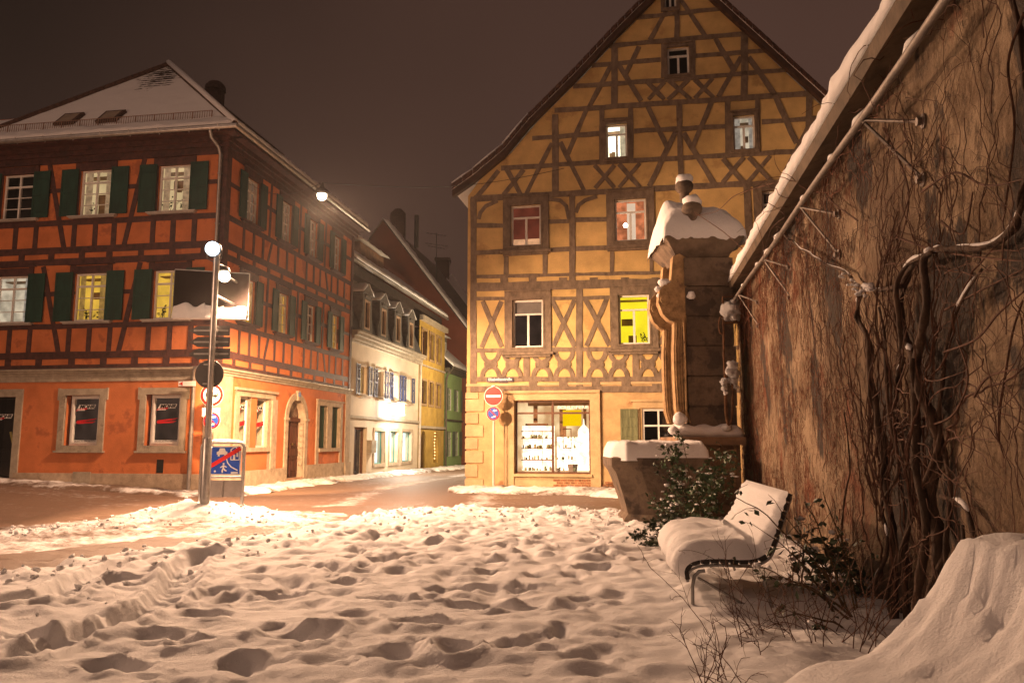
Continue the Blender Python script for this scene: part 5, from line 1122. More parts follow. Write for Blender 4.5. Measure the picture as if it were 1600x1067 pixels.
stems = [([(1458, 1010), (1460, 930), (1461, 855), (1452, 774), (1458, 681), (1438, 618), (1429, 566), (1412, 537), (1403, 485), (1412, 430), (1445, 402)], .058, .032, .12, 1),
 ([(1401, 1010), (1400, 913), (1397, 855), (1392, 774), (1386, 710), (1371, 652), (1363, 595), (1354, 537), (1340, 496), (1345, 460)], .048, .028, .10, 1),
 ([(1440, 1000), (1436, 900), (1440, 800), (1425, 700), (1430, 577), (1441, 532), (1452, 469), (1449, 409), (1467, 392)], .048, .034, .16, 0),
 ([(1449, 400), (1467, 390), (1490, 388), (1542, 386), (1572, 371), (1591, 330), (1600, 290), (1618, 200), (1600, 80), (1560, -60)], .030, .024, .10, 1),
 ([(1404, 543), (1409, 495), (1407, 442), (1422, 412), (1450, 400)], .028, .022, .18, 0),
 ([(1497, 950), (1514, 900), (1522, 866), (1516, 826), (1500, 790), (1470, 775)], .034, .02, .12, 0),
 ([(1465, 985), (1490, 945), (1510, 900), (1500, 820)], .03, .018, .16, 0),
 ([(1356, 1005), (1354, 942), (1337, 913), (1320, 880), (1316, 800), (1330, 700), (1318, 640)], .026, .010, .10, 0),
 ([(1350, 930), (1370, 900), (1389, 850), (1380, 800), (1400, 740), (1390, 640), (1380, 560), (1372, 480)], .030, .014, .13, 0),
 ([(1222, 365), (1252, 389), (1280, 405), (1318, 426), (1341, 445), (1374, 452), (1404, 448)], .018, .026, .10, 0),
 ([(1420, 990), (1412, 880), (1420, 790), (1408, 700), (1398, 620), (1408, 560)], .036, .022, .08, 1),
 ([(1480, 960), (1476, 860), (1484, 760), (1466, 700), (1470, 600), (1500, 480), (1540, 420)], .03, .012, .08, 0),
 ([(1430, 1010), (1380, 985), (1350, 960), (1310, 965)], .04, .012, .14, 0)]
clump = MB()
for i, (px, r0, r1, o, tw) in enumerate(stems):
    r0 *= .66; r1 *= .66; m, P = stem(px, r0, r1, o, tw); m.build('trunk', bark, vine, smooth=True)
    run = []
    for j in range(len(P)-1):
        d = P[j+1]-P[j]
        if abs(d.z) < .62*d.length and P[j].z < 4.2 and rnd.random() < .93: run.append(P[j]+Vector((0, 0, r0*.8)))
        else:
            if len(run) > 2: clump.tube(run, [.004]+[r0*rnd.uniform(.45, .8) for _ in run[2:]]+[.004], 8)
            run = []
    if len(run) > 2: clump.tube(run, [.004]+[r0*rnd.uniform(.45, .8) for _ in run[2:]]+[.004], 8)
for u, v, r in ((1352, 455, .07), (1362, 447, .06), (1345, 462, .05), (1340, 452, .05), (1330, 440, .05), (1318, 432, .04)): [clump.ball(wpt(u, v, .16)+Vector((rnd.uniform(-r, r), rnd.uniform(-r, r), rnd.uniform(-r, r)))*.8, r*rnd.uniform(.3, .6), 14, .6, .5) for _ in range(3)]
clump.build('snow_clump', SNOW, vine, smooth=True)
def wander(m, s, z, o, L, r, ang, curl=.35, grav=.0, n=4, side=True, omax=.22):
    P = [FW.P(s, z, o)]; a = ang; st = .07; k = int(L/st)
    for i in range(k):
        a += rnd.gauss(0, curl)+grav*math.sin(-math.pi/2-a)*.1
        s += math.cos(a)*st; z += math.sin(a)*st; o = min(omax, max(.012, o+rnd.gauss(0, .012)))
        if z > 4.5 or z < .1 or s > -.05 or s < -15: break
        P.append(FW.P(s, z, o))
        if side and rnd.random() < .16: wander(m, s, z, o, L*.28, r*.55, a+rnd.choice((-1, 1))*rnd.uniform(.4, 1.1), curl, grav, 3, False, omax)
    if len(P) > 2: m.tube(P, r, n, False, r*.35)
tw = MB()
for i in range(150): # fine hanging shoots around the trunks
    s = rnd.uniform(-12.6, -7.4); wander(tw, s, rnd.uniform(.6, 4.4), rnd.uniform(.03, .2), rnd.uniform(.8, 2.6), rnd.uniform(.002, .0045), rnd.choice((-math.pi/2, math.pi/2, rnd.uniform(-3, 3))), .38, .3)
for i in range(26): # the wiry tangle at the left of the trunks and hanging long shoots
    s = rnd.uniform(-10.6, -9.2); wander(tw, s, rnd.uniform(.4, 1.6), rnd.uniform(.05, .16), rnd.uniform(1.5, 3.2), rnd.uniform(.006, .012), math.pi/2+rnd.uniform(-.4, .4), .16, 0, 5)
for px in ([(1560, 690), (1562, 640), (1570, 590), (1582, 520), (1598, 470)], [(1522, 620), (1545, 588), (1600, 575)], [(1425, 670), (1480, 655), (1505, 620), (1512, 580), (1495, 530)], [(1400, 370), (1465, 392), (1560, 405), (1605, 408)], [(1475, 485), (1530, 455), (1600, 420)], [(1475, 550), (1525, 530), (1560, 490), (1600, 455)], [(1470, 345), (1505, 365), (1520, 300)], [(1600, 20), (1575, 100), (1585, 200), (1570, 330)], [(1440, 300), (1490, 270), (1540, 290), (1600, 280)], [(1380, 200), (1420, 300), (1400, 400)], [(1340, 345), (1290, 300), (1310, 230), (1350, 200)]):
    tw.tube(smooth_path([wpt(u, v, .09) for u, v in px], 6), .0085, 5, False, .005)
tw.build('shoots', twig, vine)
cp = MB()
for i in range(700): # dense creeper on the far part of the wall
    s = -7.6*rnd.random()**1.25-.06; z = rnd.uniform(.6, 4.45); wander(cp, s, z, rnd.uniform(.015, .06), rnd.uniform(.3, 1.1), rnd.uniform(.0016, .0034), rnd.uniform(-3.1, 3.1), .6, .15, 3, True, .04)
for i in range(9000): # short side twigs
    s = -8.8*rnd.random()**1.3-.05; z = rnd.uniform(.5, 4.5)
    if noise.noise(Vector((s*.9, z*.9, 5))) < -.12: continue
    a = rnd.uniform(-3.1, 3.1); l = rnd.uniform(.03, .12); o = rnd.uniform(.01, .03); b = a+rnd.gauss(0, .8)
    cp.tube([FW.P(s, z, o), FW.P(min(-.02, s+math.cos(a)*l), z+math.sin(a)*l, o+.01), FW.P(min(-.02, s+math.cos(a)*l+math.cos(b)*l*.7), z+math.sin(a)*l+math.sin(b)*l*.7, o+.02)], .0028, 3, False, .0015)
for i in range(60):
    s = rnd.uniform(-9.8, -.2); wander(cp, s, 4.42, .1, rnd.uniform(.6, 2.2), .005, -math.pi/2+rnd.uniform(-.8, .8), .3, .4, 3)
o = cp.build('creeper', mat('creeper_twig', (.21, .085, .05), .85, .3, 12), None); tag(o, 'fine reddish brown bare creeper netted over the far end of the plaster wall', 'creeper', kind='stuff')
# tangle along the eave
cp = MB()
for i in range(46):
    s = rnd.uniform(-12, -1); P = [FW.P(s, ez(s)-.15+rnd.uniform(-.25, .1), rnd.uniform(.05, .3))]; a = Vector((rnd.uniform(-1, 1), rnd.uniform(-1, 1), rnd.uniform(-.3, 1))).normalized()
    for k in range(12):
        a = (a+Vector((rnd.gauss(0, .35), rnd.gauss(0, .35), rnd.gauss(0, .35)-.05))).normalized(); P.append(P[-1]+a*.07)
    cp.tube(P, .005, 4, False, .002)
cp.build('eave_shoots', twig, vine)

# ================================================================ stone fountain: pillar and basin
mossy = mat('dark_weathered_sandstone', (.17, .125, .09), .92, .25, 3.2, .8, 18, dirt=((.07, .052, .042), 1.6, .50))
golden_lit = mat('golden_lit_sandstone', (.40, .26, .13), .9, .25, 6, .8, 25, dirt=((.14, .08, .05), 3, .6))  # paler stone: golden light on the left flank put into the colour
PY = 14.5
FP = Fac((at(1073, 600, PY).x, PY), (1, 0.0), 1)   # pillar front, faces the camera squarely
dk = Vector((FR.d[0], FR.d[1], 0))
ftn = thing('fountain_pillar', (at(1105, 690, PY).x, PY+.5, 0), 'tall dark sandstone fountain pillar with carved scrolls and a snow laden cap with stone balls', 'pillar')
def pz(v): return at(1100, v, PY).z
x0, x1 = at(1073, 500, PY).x, at(1146, 500, PY).x; DP = 1.3
zt, zl = pz(402), pz(683)
m = MB()
courses = [zl]+[zl+(zt-zl)*k/6 for k in range(1, 7)]
for i in range(6):
    j = .022*((i*7) % 3); m.box(((x0+x1)/2+.11*0, PY+DP/2, (courses[i]+courses[i+1])/2), (x1-x0+j, DP+j, courses[i+1]-courses[i]-.030))
m.box(((x0+x1)/2, PY+DP/2, (zl+zt)/2), (x1-x0-.03, DP-.03, zt-zl)); m.build('shaft', mossy, ftn)
m = MB(); xa, xb = at(1060, 690, PY).x, at(1152, 690, PY).x
m.box(((xa+xb)/2, PY+DP/2-.05, zl/2-.1), (xb-xa, DP+.25, zl+.1)); m.box(((xa+xb)/2, PY+DP/2-.08, zl-.07), (xb-xa+.16, DP+.40, .15)); m.build('base_block', mat('base_sandstone', (.28, .18, .11), .92, .2, 2.5, .6, 18, dirt=((.13, .085, .055), 1.8, .56)), ftn)
snow_patch('ledge_snow', ((xa-.08, PY-.15, zl+.0), (xb+.1, PY-.15, zl+.0), (xb+.1, PY+.35, zl+.1), (xa-.08, PY+.35, zl+.1)), 34, 12, .20, ftn, edge=.18, amp=.08, seed=3)
# cap: cavetto cornice
m = MB(); cx_, cy_ = (at(1036, 380, PY).x+at(1160, 380, PY).x)/2, PY+DP/2
hw, hd = (at(1158, 380, PY).x-at(1036, 380, PY).x)/2, DP/2+.18
prof = [(.10, pz(403)), (.12, pz(400)), (.14, pz(396)), (.26, pz(384)), (.36, pz(374)), (.36, pz(366))]
v = []; f = []
for k_, (e, z) in enumerate(prof):
    a, b = hw-.36+e, hd-.36+e; v += [(cx_-a, cy_-b, z), (cx_+a, cy_-b, z), (cx_+a, cy_+b, z), (cx_-a, cy_+b, z)]
for i in range(len(prof)-1): f += [(4*i+k, 4*i+(k+1) % 4, 4*i+4+(k+1) % 4, 4*i+4+k) for k in range(4)]
f += [(3, 2, 1, 0), tuple(4*(len(prof)-1)+k for k in range(4))]; m.add(v, f); m.build('cap', mossy, ftn)
zc0 = pz(367); zr = pz(304)
m = MB(); rl = hw*.45
m.add([(cx_-hw, cy_-hd, zc0), (cx_+hw, cy_-hd, zc0), (cx_+hw, cy_+hd, zc0), (cx_-hw, cy_+hd, zc0), (cx_-.35, cy_, zr-.1), (cx_+rl, cy_, zr-.12)], [(0, 1, 5, 4), (1, 2, 5), (2, 3, 4, 5), (3, 0, 4)]); m.build('cap_roof', mossy, ftn)
# snow hood: one rounded lumpy mass over the cap
nx_, ny_ = 60, 50; U_, V_ = np.meshgrid(np.linspace(-1, 1, nx_), np.linspace(-1, 1, ny_))
hh = np.clip((1-np.abs(U_)**6)*(1-np.abs(V_)**8), 0, 1)**.5; rg_ = (1-np.abs(V_)**1.35)*np.clip(1.9-np.abs(U_-.15)*.98, 0, 1)
XX = cx_+U_*(hw+.05); YY = cy_+V_*(hd+.05); ZZ = zc0-.02+hh*(.30+(zr-zc0-.22)*rg_)*(.95+.16*fbm(XX*1.6, YY*1.6+3, 3))+.06*fbm(XX*3+7, YY*3, 4)
ZZ[0, :] -= .10+.10*fbm(XX[0]*6, YY[0]*6, 3); ZZ[:, 0] -= .1; ZZ[:, -1] -= .12; ZZ[-1, :] -= .1
grid_mesh('cap_snow', XX, YY, ZZ, SNOW, parent=ftn)
for (u, v, y, r) in ((1081, 327, PY-.05, .20), (1069, 292, PY+.9, .19)):
    c = at(u, v, y); q = MB(); q.ball(c, r, 18, .85); q.lathe(c-Vector((0, 0, .55)), [(.10, 0), (.10, .42), (.14, .45)], 12); bl = q.build('stone_ball', mossy, ftn, smooth=True)
    q = MB(); q.ball(c+Vector((0, 0, r*.72)), r*.93, 14, .72, .25); q.build('ball_snow', SNOW, bl, smooth=True)
# scroll brackets on the left flank
pp = [(1073, 402), (1062, 396), (1052, 400), (1050, 425), (1049, 440), (1040, 443), (1031, 453), (1029, 472), (1036, 490), (1046, 500), (1054, 504), (1054, 520), (1053, 545), (1054, 590), (1057, 640), (1063, 660), (1073, 660)]
for dy, sc_ in ((0.02, 1), (1.0, 1)):
    P_ = [(FP.st(u, v)[0], FP.st(u, v)[1]) for u, v in pp]; m = MB(); m.prism(FP, P_, -dy-.25, -dy)
    for cxp, czp, rr in ((-.36, FP.st(1040, 468)[1], .10), (-.14, FP.st(1058, 535)[1], .06), (-.13, FP.st(1060, 640)[1], .05)):
        for r in (rr, rr*.62, rr*.28): m.lathe(FP.P(cxp, czp, -dy), [(r, 0), (r*.92, .02+.02*(1-r/rr)), (r*.7, .02+.02*(1-r/rr))], 16, axis=(0, -1, 0))
    for k_ in range(4):
        q = [(FP.st(u, v)[0]+.04+.05*k_, FP.st(u, v)[1]) for u, v in pp[9:16]]; m.tube([FP.P(a, b, -dy+.01) for a, b in q], .014, 6)
    br_ = m.build('scroll_bracket', golden_lit, ftn)
q = MB()
for u, v, r, y in ((1037, 442, .11, PY+.1), (1028, 452, .07, PY+.1), (1030, 462, .06, PY+.1), (1080, 462, .09, PY-.04), (1062, 655, .14, PY-.1), (1065, 640, .10, PY+.1), (1052, 672, .10, PY-.15), (1135, 668, .1, PY-.1)): q.ball(at(u, v, y), r, 10, .8, .4)
q.build('snow_clump', SNOW, ftn, smooth=True)
q = MB(); q.tube([at(1068, 500, PY-.03), at(1071, 560, PY-.03), at(1073, 655, PY-.03)], .018, 6); q.tube([at(1145, 690, PY-.17), at(1149, 700, PY-.17), at(1148, 760, PY-.17)], .03, 6); q.build('water_pipe', golden_lit, ftn)
# iron scrollwork between pillar and wall
ir = thing('iron_bracket', at(1140, 690, 15.1), 'rusty iron scroll bracket with snow lumps in the dark gap between fountain pillar and wall', 'bracket')
IY = 14.25
q = MB(); q.tube([at(1130, 470, IY), at(1131, 560, IY), at(1137, 660, IY)], .018, 6); el = [at(1139+6*math.cos(t), 622+42*math.sin(t), IY) for t in np.linspace(0, 6.283, 20)]; q.tube(el, .022, 6); el = [at(1127+4*math.cos(t), 508+14*math.sin(t), IY) for t in np.linspace(0, 6.283, 14)]; q.tube(el, .015, 5)
q.tube([at(1129, 472, IY), at(1129, 464, IY), at(1152, 463, IY)], .02, 6); q.tube([at(1130, 505, IY), at(1152, 503, IY)], .03, 6); q.build('ironwork', mat('rusty_iron', (.16, .08, .04), .7, .3, 9, .4, metal=.3), ir)
q = MB()
for u, v, r in ((1143, 481, .15), (1139, 489, .13), (1147, 490, .14), (1146, 474, .10), (1134, 494, .06), (1144, 572, .10), (1141, 582, .09), (1148, 584, .09), (1146, 596, .07), (1140, 594, .05), (1149, 603, .05), (1131, 597, .07), (1132, 606, .06), (1134, 614, .04)): q.ball(at(u, v, IY), r, 16, .95, .8); q.build('snow_clump', SNOW, ir, smooth=True)
# basin
bs = thing('stone_basin', (at(1040, 800, 13.4).x, 14.2, 0), 'flared octagonal sandstone basin with a thick snow rim in front of the yellow house', 'basin')
BY = 13.35; bx0, bx1 = at(958, 720, BY).x, at(1110, 720, BY).x; by1 = BY+1.9
def octo(e, z, ch=.42):
    a, b, c, d = bx0+e, bx1-e*.3, BY+e*.6, by1-e
    return [(a+ch, c, z), (b, c, z), (b, d, z), (a+ch, d, z), (a, d-ch, z), (a, c+ch*.5, z)]
bz = lambda v: at(1000, v, BY).z
prof = [(.12, -.1), (.12, bz(832)), (.20, bz(820)), (.24, bz(812)), (.30, bz(806)), (.24, bz(785)), (.13, bz(752)), (.09, bz(742)), (.07, bz(738)), (.02, bz(732)), (0, bz(728)), (0, bz(716)), (.05, bz(714))]
v = []; f = []; 
for e, z in prof: v += octo(e, z)
for i in range(len(prof)-1): f += [(6*i+k, 6*i+(k+1) % 6, 6*i+6+(k+1) % 6, 6*i+6+k) for k in range(6)]
f += [tuple(6*(len(prof)-1)+k for k in range(6))]; m = MB(); m.add(v, f); m.build('bowl', mossy, bs)
U_, V_ = np.meshgrid(np.linspace(-1, 1, 70), np.linspace(-1, 1, 50)); XX = (bx0+bx1)/2+U_*(bx1-bx0)/2; YY = (BY+by1)/2+V_*(by1-BY)/2
cut = np.clip((-U_-.72)/.28, 0, 1)*.5; YY = (BY+by1)/2+(YY-(BY+by1)/2)*(1-cut*.8)
ee = np.minimum(1-np.abs(U_), (1-np.abs(V_))*.9); ZZ = bz(715)+.0+.27*np.clip(ee/.12, 0, 1)**.5*(1+.25*fbm(XX*2.5, YY*2.5, 3))+.03*fbm(XX*5, YY*5, 3); ZZ[ee <= 0] = bz(720)
grid_mesh('rim_snow', XX, YY, ZZ, SNOW, parent=bs)

# ================================================================ slatted bench under snow
ax = Vector((.118, .993, 0)); ex = Vector((.994, -.108, 0)); BO = Vector((1.52, 6.72, 0)); BL = 1.92
bench = thing('garden_bench', BO, 'dark slatted steel tube garden bench turned to the left with a thick snow cushion', 'bench')
prof = [(at(u, v, 6.7).x-1.5, at(u, v, 6.7).z) for u, v in ((1070, 902), (1069, 893), (1073, 885), (1083, 879), (1100, 876), (1125, 875), (1152, 876), (1178, 873), (1195, 862), (1204, 842), (1211, 818), (1219, 793), (1227, 768))]
pr3 = [Vector((a, 0, b)) for a, b in prof]; pr = [(p.x, p.z) for p in smooth_path(pr3, 4)]
def bp_(e, l, z): return BO+ex*e+ax*l+Vector((0, 0, z))
dist = [0]
for a, b in zip(pr[:-1], pr[1:]): dist.append(dist[-1]+math.hypot(b[0]-a[0], b[1]-a[1]))
slat_m = mat('bench_slat', (.028, .022, .02), .5, .3, 8, .2)
m = MB(); d_ = .01
while d_ < dist[-1]-.03:
    i = max(k for k in range(len(dist)) if dist[k] <= d_); i = min(i, len(pr)-2); t = (d_-dist[i])/(dist[i+1]-dist[i]); p = Vector(pr[i]).lerp(Vector(pr[i+1]), t); dr_ = (Vector(pr[i+1])-Vector(pr[i])).normalized(); nn = Vector((-dr_.y, dr_.x))
    c = [(p+dr_*a+nn*b) for a, b in ((-.033, -.026), (.033, -.026), (.033, .010), (-.033, .010))]
    m.hexa([bp_(q.x, 0, q.y) for q in c]+[bp_(q.x, BL, q.y) for q in c]); d_ += .080
m.build('slats', slat_m, bench)
for l in (.02, BL-.02):
    m = MB(); m.tube([bp_(a+.012, l, b-.042) for a, b in pr], .013, 8)
    m.tube([bp_(.12, l, .500), bp_(.07, l, .492), bp_(.03, l, .455), bp_(.012, l, .37), bp_(.005, l, .0)], .015, 8)
    m.tube([bp_(.60, l, .47), bp_(.64, l, .3), bp_(.72, l, .0)], .014, 8)
    m.tube([bp_(.06, l, .44), bp_(.70, l, .08)], .012, 8)
    m.build('leg_frame', mat('bench_tube', (.30, .29, .28), .35, .1, metal=.8), bench, smooth=50)
# snow cushion following the seat
nu, nv = 70, 40; v = []; f = []
L_ = dist[-1]
for j in range(nv+1):
    l = BL*j/nv
    for i in range(nu+1):
        d_ = L_*i/nu; k = max(q for q in range(len(dist)) if dist[q] <= d_+1e-9); k = min(k, len(pr)-2); t = (d_-dist[k])/(dist[k+1]-dist[k]); p = Vector(pr[k]).lerp(Vector(pr[k+1]), t); dr_ = (Vector(pr[min(k+1, len(pr)-1)])-Vector(pr[k])).normalized(); nn = Vector((-dr_.y, dr_.x))
        ed = min(j/nv, 1-j/nv)*BL; e2 = min(d_+.005, (L_-d_)*1.4+.0); th = .155-.085*sm(np.array((d_-.6)/.5))
        h = th*math.sqrt(max(0, 1-(1-min(1, ed/.13))**2))*math.sqrt(max(0, 1-(1-min(1, e2/.20))**2))
        q = bp_(p.x, l, p.y); h *= 1+.30*noise.noise(q*3.2)+.12*noise.noise(q*9); rip = .006*math.sin(d_*95) if d_ > .9 else 0
        q = q+(ex*nn.x+Vector((0, 0, nn.y)))*(h+.012+rip); v.append(q+ax*(.018*noise.noise(q*9) if ed == 0 else 0))
for j in range(nv):
    for i in range(nu): k = j*(nu+1)+i; f.append((k, k+1, k+nu+2, k+nu+1))
m = MB(); m.add(v, f); m.build('snow_cushion', SNOW, bench, smooth=True)

# ================================================================ lamps in view, plus added fill spots and one assumed off-frame lamp
bulb_w = emis('warm_bulb', (1., .80, .55), 14)
def bulb(par, c, r, m_=None): q = MB(); q.ball(c, r, 16); return q.build('lamp_bulb', m_ or bulb_w, par, smooth=True)
c = at(503, 306, 20.0)
sl = thing('street_lamp', c, 'street lamp hanging on a cable high over the lane in front of the eaves', 'street lamp')
q = MB(); q.lathe(c+Vector((0, 0, .02)), [(.17, .02), (.20, .06), (.16, .14), (.07, .20), (.03, .34)], 20); q.build('lamp_hood', dark_steel, sl, smooth=40)
bulb(sl, c, .13)
top = c+Vector((0, 0, .36)); wl = FR.P(1.3, 9.95, .05); wr = FY.P(3.3, 10.6, .03)
q = MB()
for a in (wl, wr): q.tube([top.lerp(a, t)-Vector((0, 0, .35*math.sin(math.pi*t))) for t in np.linspace(0, 1, 14)], .009, 4)
q.build('cable', black_paint, sl)
lamp_light('street_lamp_light', c-Vector((0, 0, .28)), POW['street'], WARM, .2, 'SPOT', c-Vector((-.5, 1.2, 6)), 162, .25)
# sign post on the snow mound
py = 16.14; pb = gp(318, 810); pb = Vector((pb.x, py, 0)); ptop = at(338, 398, py).z
post = thing('sign_post', (pb.x, py, 0), 'steel post on a snow mound with three dark arrow boards and round sign back', 'sign post')
q = MB(); q.tube([(pb.x, py, .1), (pb.x, py, 1.62), (pb.x, py, 1.66)], [.098, .096, .066], 14); q.tube([(pb.x, py, 1.66), (pb.x, py, ptop)], .064, 14)
for z in (2.0, 3.2, 4.3): q.tube([(pb.x, py, z), (pb.x, py, z+.03)], .069, 14)
q.build('pole', steel, post, smooth=50)
FB = Fac((pb.x, py+.085), (1, 0), 1)
def bpx(u, v): return FB.st(u, v)
for k_, (t, b) in enumerate(((508.6, 524.5), (526.0, 542.5), (544, 561.5))):
    x0_, z1_ = bpx(295, t); x1_, z0_ = bpx(358.7, b); zm = (z0_+z1_)/2
    q = MB(); q.prism(FB, [(x0_+.0, zm), (x0_+.20, z0_+.005), (x1_, z0_+.005), (x1_, z1_-.005), (x0_+.20, z1_-.005)], -.02, .0); ab = q.build('arrow_board', dark_steel, post)
    q = MB(); q.rect(FB, x0_+.12, x1_-.03, zm-.02, zm+.015, 0, .022); q.rect(FB, -.09, .09, zm-.028, zm+.024, -.001, .03); q.build('clamp_rail', steel, ab)
cc = bpx(326.7, 584.4); q = MB(); q.lathe(FB.P(cc[0], cc[1], -.03), [(.30, 0), (.305, .012), (.30, .02)], 36, axis=(0, -1, 0)); rs_ = q.build('round_sign', dark_steel, post)
q = MB(); q.rect(FB, cc[0]-.12, cc[0]+.12, cc[1]+.19, cc[1]+.22, -.01, .02); q.rect(FB, cc[0]-.12, cc[0]+.12, cc[1]-.22, cc[1]-.19, -.01, .02); q.build('clamp_rail', steel, rs_)
q = MB(); q.ball((pb.x+.04, py-.02, ptop+.02), .06, 8, 1, .3); q.build('snow_cap', SNOW, post)
# blue-white floodlight at the post top
fl = at(332, 388, py-.12)
fd = thing('floodlight', fl, 'round blue white floodlight glaring on top of the grey sign post', 'lamp')
q = MB(); q.lathe(fl+Vector((0, .20, .03)), [(.08, 0), (.15, .06), (.165, .16), (.175, .2)], 20, axis=(.05, -1, -.25)); q.tube([fl+Vector((-.17, .1, -.02)), fl+Vector((-.15, .12, -.2)), fl+Vector((0, .12, -.27)), fl+Vector((.15, .12, -.2)), fl+Vector((.17, .1, -.02))], .014, 6); q.build('lamp_housing', dark_steel, fd, smooth=40)
q = MB(); q.lathe(fl+Vector((0, 0, -.01)), [(.15, 0), (.14, .03), (.09, .05)], 20, axis=(.05, -1, -.25)); q.build('lamp_lens', emis('cold_white_lens', (.72, .90, 1.), 14), fd, smooth=True)
lamp_light('floodlight_light', fl+Vector((0, -.25, -.08)), POW['blue'], (.7, .88, 1.), .1, 'SPOT', fl+Vector((.5, -8, -5)), 120, .4)
# traffic mirror box with snow, and the warm lamp in front of it
my = py+1.1; FM = Fac((pb.x, my+.14), (1, .0), 1)
A = FM.st(273, 421); B = FM.st(386, 497)
mr_ = thing('traffic_mirror', (pb.x, my+.14, 0), 'wide dark rectangular traffic mirror on the post, snow caked over its lower third', 'mirror')
q = MB(); q.prism(FM, [(A[0], B[1]), (B[0], B[1]-.03), (B[0], A[1]-.10), (A[0], A[1])], -.09, -.02)
q.build('mirror_face', mat('dark_mirror', (.022, .016, .014), .8, .1, 1.5, spec=.05), mr_)
q = MB(); q.tube([FM.P(A[0], A[1], -.04), FM.P(B[0], A[1]-.10, -.04), FM.P(B[0]+.01, B[1]-.03, -.04), FM.P(A[0]-.01, B[1], -.04), FM.P(A[0], A[1], -.04)], .022, 8); q.tube([FM.P(0, A[1]-.3, -.05), (pb.x, py, A[1]-.3)], .03, 8); q.tube([FM.P(0, B[1]+.3, -.05), (pb.x, py, B[1]+.3)], .03, 8); q.build('mirror_frame', steel, mr_, smooth=40)
nx_ = 90; ny_ = 26; v = []; f = []
for j in range(ny_+1):
    for i in range(nx_+1):
        s = A[0]+.03+(B[0]-A[0]-.03)*i/nx_; hgt = (.30+.05*noise.noise(Vector((s*4, 0, 3)))+(.10 if i < 38 else -.02 if i > 60 else .05)*math.sin(i*.12)**2); e = j/ny_
        z = B[1]-.03+hgt*e; o = .12*math.sqrt(max(0, 1-e**2))*(1 if j else 0)+.03*noise.noise(Vector((s*7, z*7, 1)))*(1-e)
        v.append(FM.P(s, z, o-.02))
for j in range(ny_):
    for i in range(nx_): k = j*(nx_+1)+i; f.append((k, k+1, k+nx_+2, k+nx_+1))
m = MB(); m.add(v, f); m.build('snow_layer', SNOW, mr_, smooth=True)
for (u, v_, r, nm) in ((350.5, 432, .125, 'round warm lamp glaring beside the post in front of the mirror'),):
    c = at(u, v_, py+.36); cl_ = thing('street_lamp', c, nm, 'street lamp'); bulb(cl_, c, r)
    q = MB(); q.tube([c+Vector((0, 0, .15)), c+Vector((0, -.05, .22)), Vector((pb.x, py, c.z+.2))], .02, 8); q.lathe(c+Vector((0, 0, .11)), [(.13, 0), (.10, .08), (.03, .12)], 16); q.build('lamp_arm', dark_steel, cl_, smooth=40)
    LC = c
lamp_light('corner_lamp_light', LC+Vector((.02, -.02, -.25)), POW['corner'], WARM, .32, 'SPOT', LC+Vector((6, .5, -7)), 158, .2)
lamp_light('yellow_house_fill', LC+Vector((.06, .02, -.27)), 5200, (1., .66, .36), .10, 'SPOT', (3.2, 24, 2.2), 52, .7)  # extra spot added at the lamp to brighten the yellow house
lamp_light('street_face_fill', at(392, 461, 17.7), POW['beam'], (1., .58, .28), .15, 'SPOT', FR.P(6.2, .6), 50, .45)  # added spot without a lamp body, brightens the orange house's street face
# small wall lamp at the cream house
c = FR.P(16.3, 3.12, .55); wl_ = thing('wall_lamp', c, 'white glowing box lamp above the turquoise shop windows of the cream house', 'lamp')
q = MB(); q.rect(FR, 15.75, 17.0, 2.86, 3.42, .35, .62); q.build('light_box', emis('white_light_box', (1., .93, .82), 30), wl_)
q = MB(); q.rect(FR, 15.70, 17.05, 3.42, 3.47, .3, .66); q.rect(FR, 15.70, 17.05, 2.81, 2.86, .3, .66); q.tube([FR.P(16.3, 3.45, -.1), FR.P(16.3, 3.5, .45)], .03, 6); q.build('lamp_bracket', dark_steel, wl_)
lamp_light('wall_lamp_light', FR.P(16.6, 3.1, 1.0), POW['wallsign'], (1., .82, .6), .25)
lamp_light('assumed_left_lamp_light', (-15.5, 8.5, 6.0), POW['left'], (1., .56, .34), .2)  # assumed unseen lamp off to the left, added to light orange house and wall

# ================================================================ traffic signs
red_p = mat('sign_red', (.52, .015, .012), .4, .03); blue_p = mat('sign_blue', (.01, .06, .38), .4, .04); white_p = mat('sign_white', (.78, .77, .74), .4, .03)
def disc(f, par, s, z, r, o, m_, name='disc', n=40):
    q = MB(); q.lathe(f.P(s, z, o), [(r, 0), (r, .003)], n, axis=(f.n[0], f.n[1], 0)); return q.build(name, m_, par)
def no_stopping(f, par, s, z, r, o):
    p = disc(f, par, s, z, r*1.04, o-.008, white_p, 'sign_plate'); disc(f, p, s, z, r, o, red_p, 'sign_ring'); disc(f, p, s, z, r*.80, o+.004, blue_p, 'sign_field')
    q = MB(); a = r*.80*.707; q.curve(f, [(s-a, z+a), (s+a, z-a)], r*.17, o+.006, o+.011); q.build('diagonal_bar', red_p, p)
    q = MB(); q.prism(f, [(s-.1*r, z+.42*r), (s+.2*r, z+.62*r), (s+.2*r, z+.50*r), (s+.5*r, z+.50*r), (s+.5*r, z+.36*r), (s+.2*r, z+.36*r), (s+.2*r, z+.24*r)], o+.012, o+.014) if f is not FY else q.prism(f, [(s-.5*r, z-.3*r), (s-.2*r, z-.12*r), (s-.2*r, z-.22*r), (s+.1*r, z-.36*r), (s+.05*r, z-.48*r), (s-.22*r, z-.4*r), (s-.25*r, z-.5*r)], o+.012, o+.014)
    q.prism(f, [(s-.25*r, z-.62*r), (s+.35*r, z-.50*r), (s+.38*r, z-.34*r), (s+.15*r, z-.30*r), (s+.05*r, z-.42*r), (s-.22*r, z-.48*r)], o+.012, o+.014); q.build('pictogram', white_p, p); return p
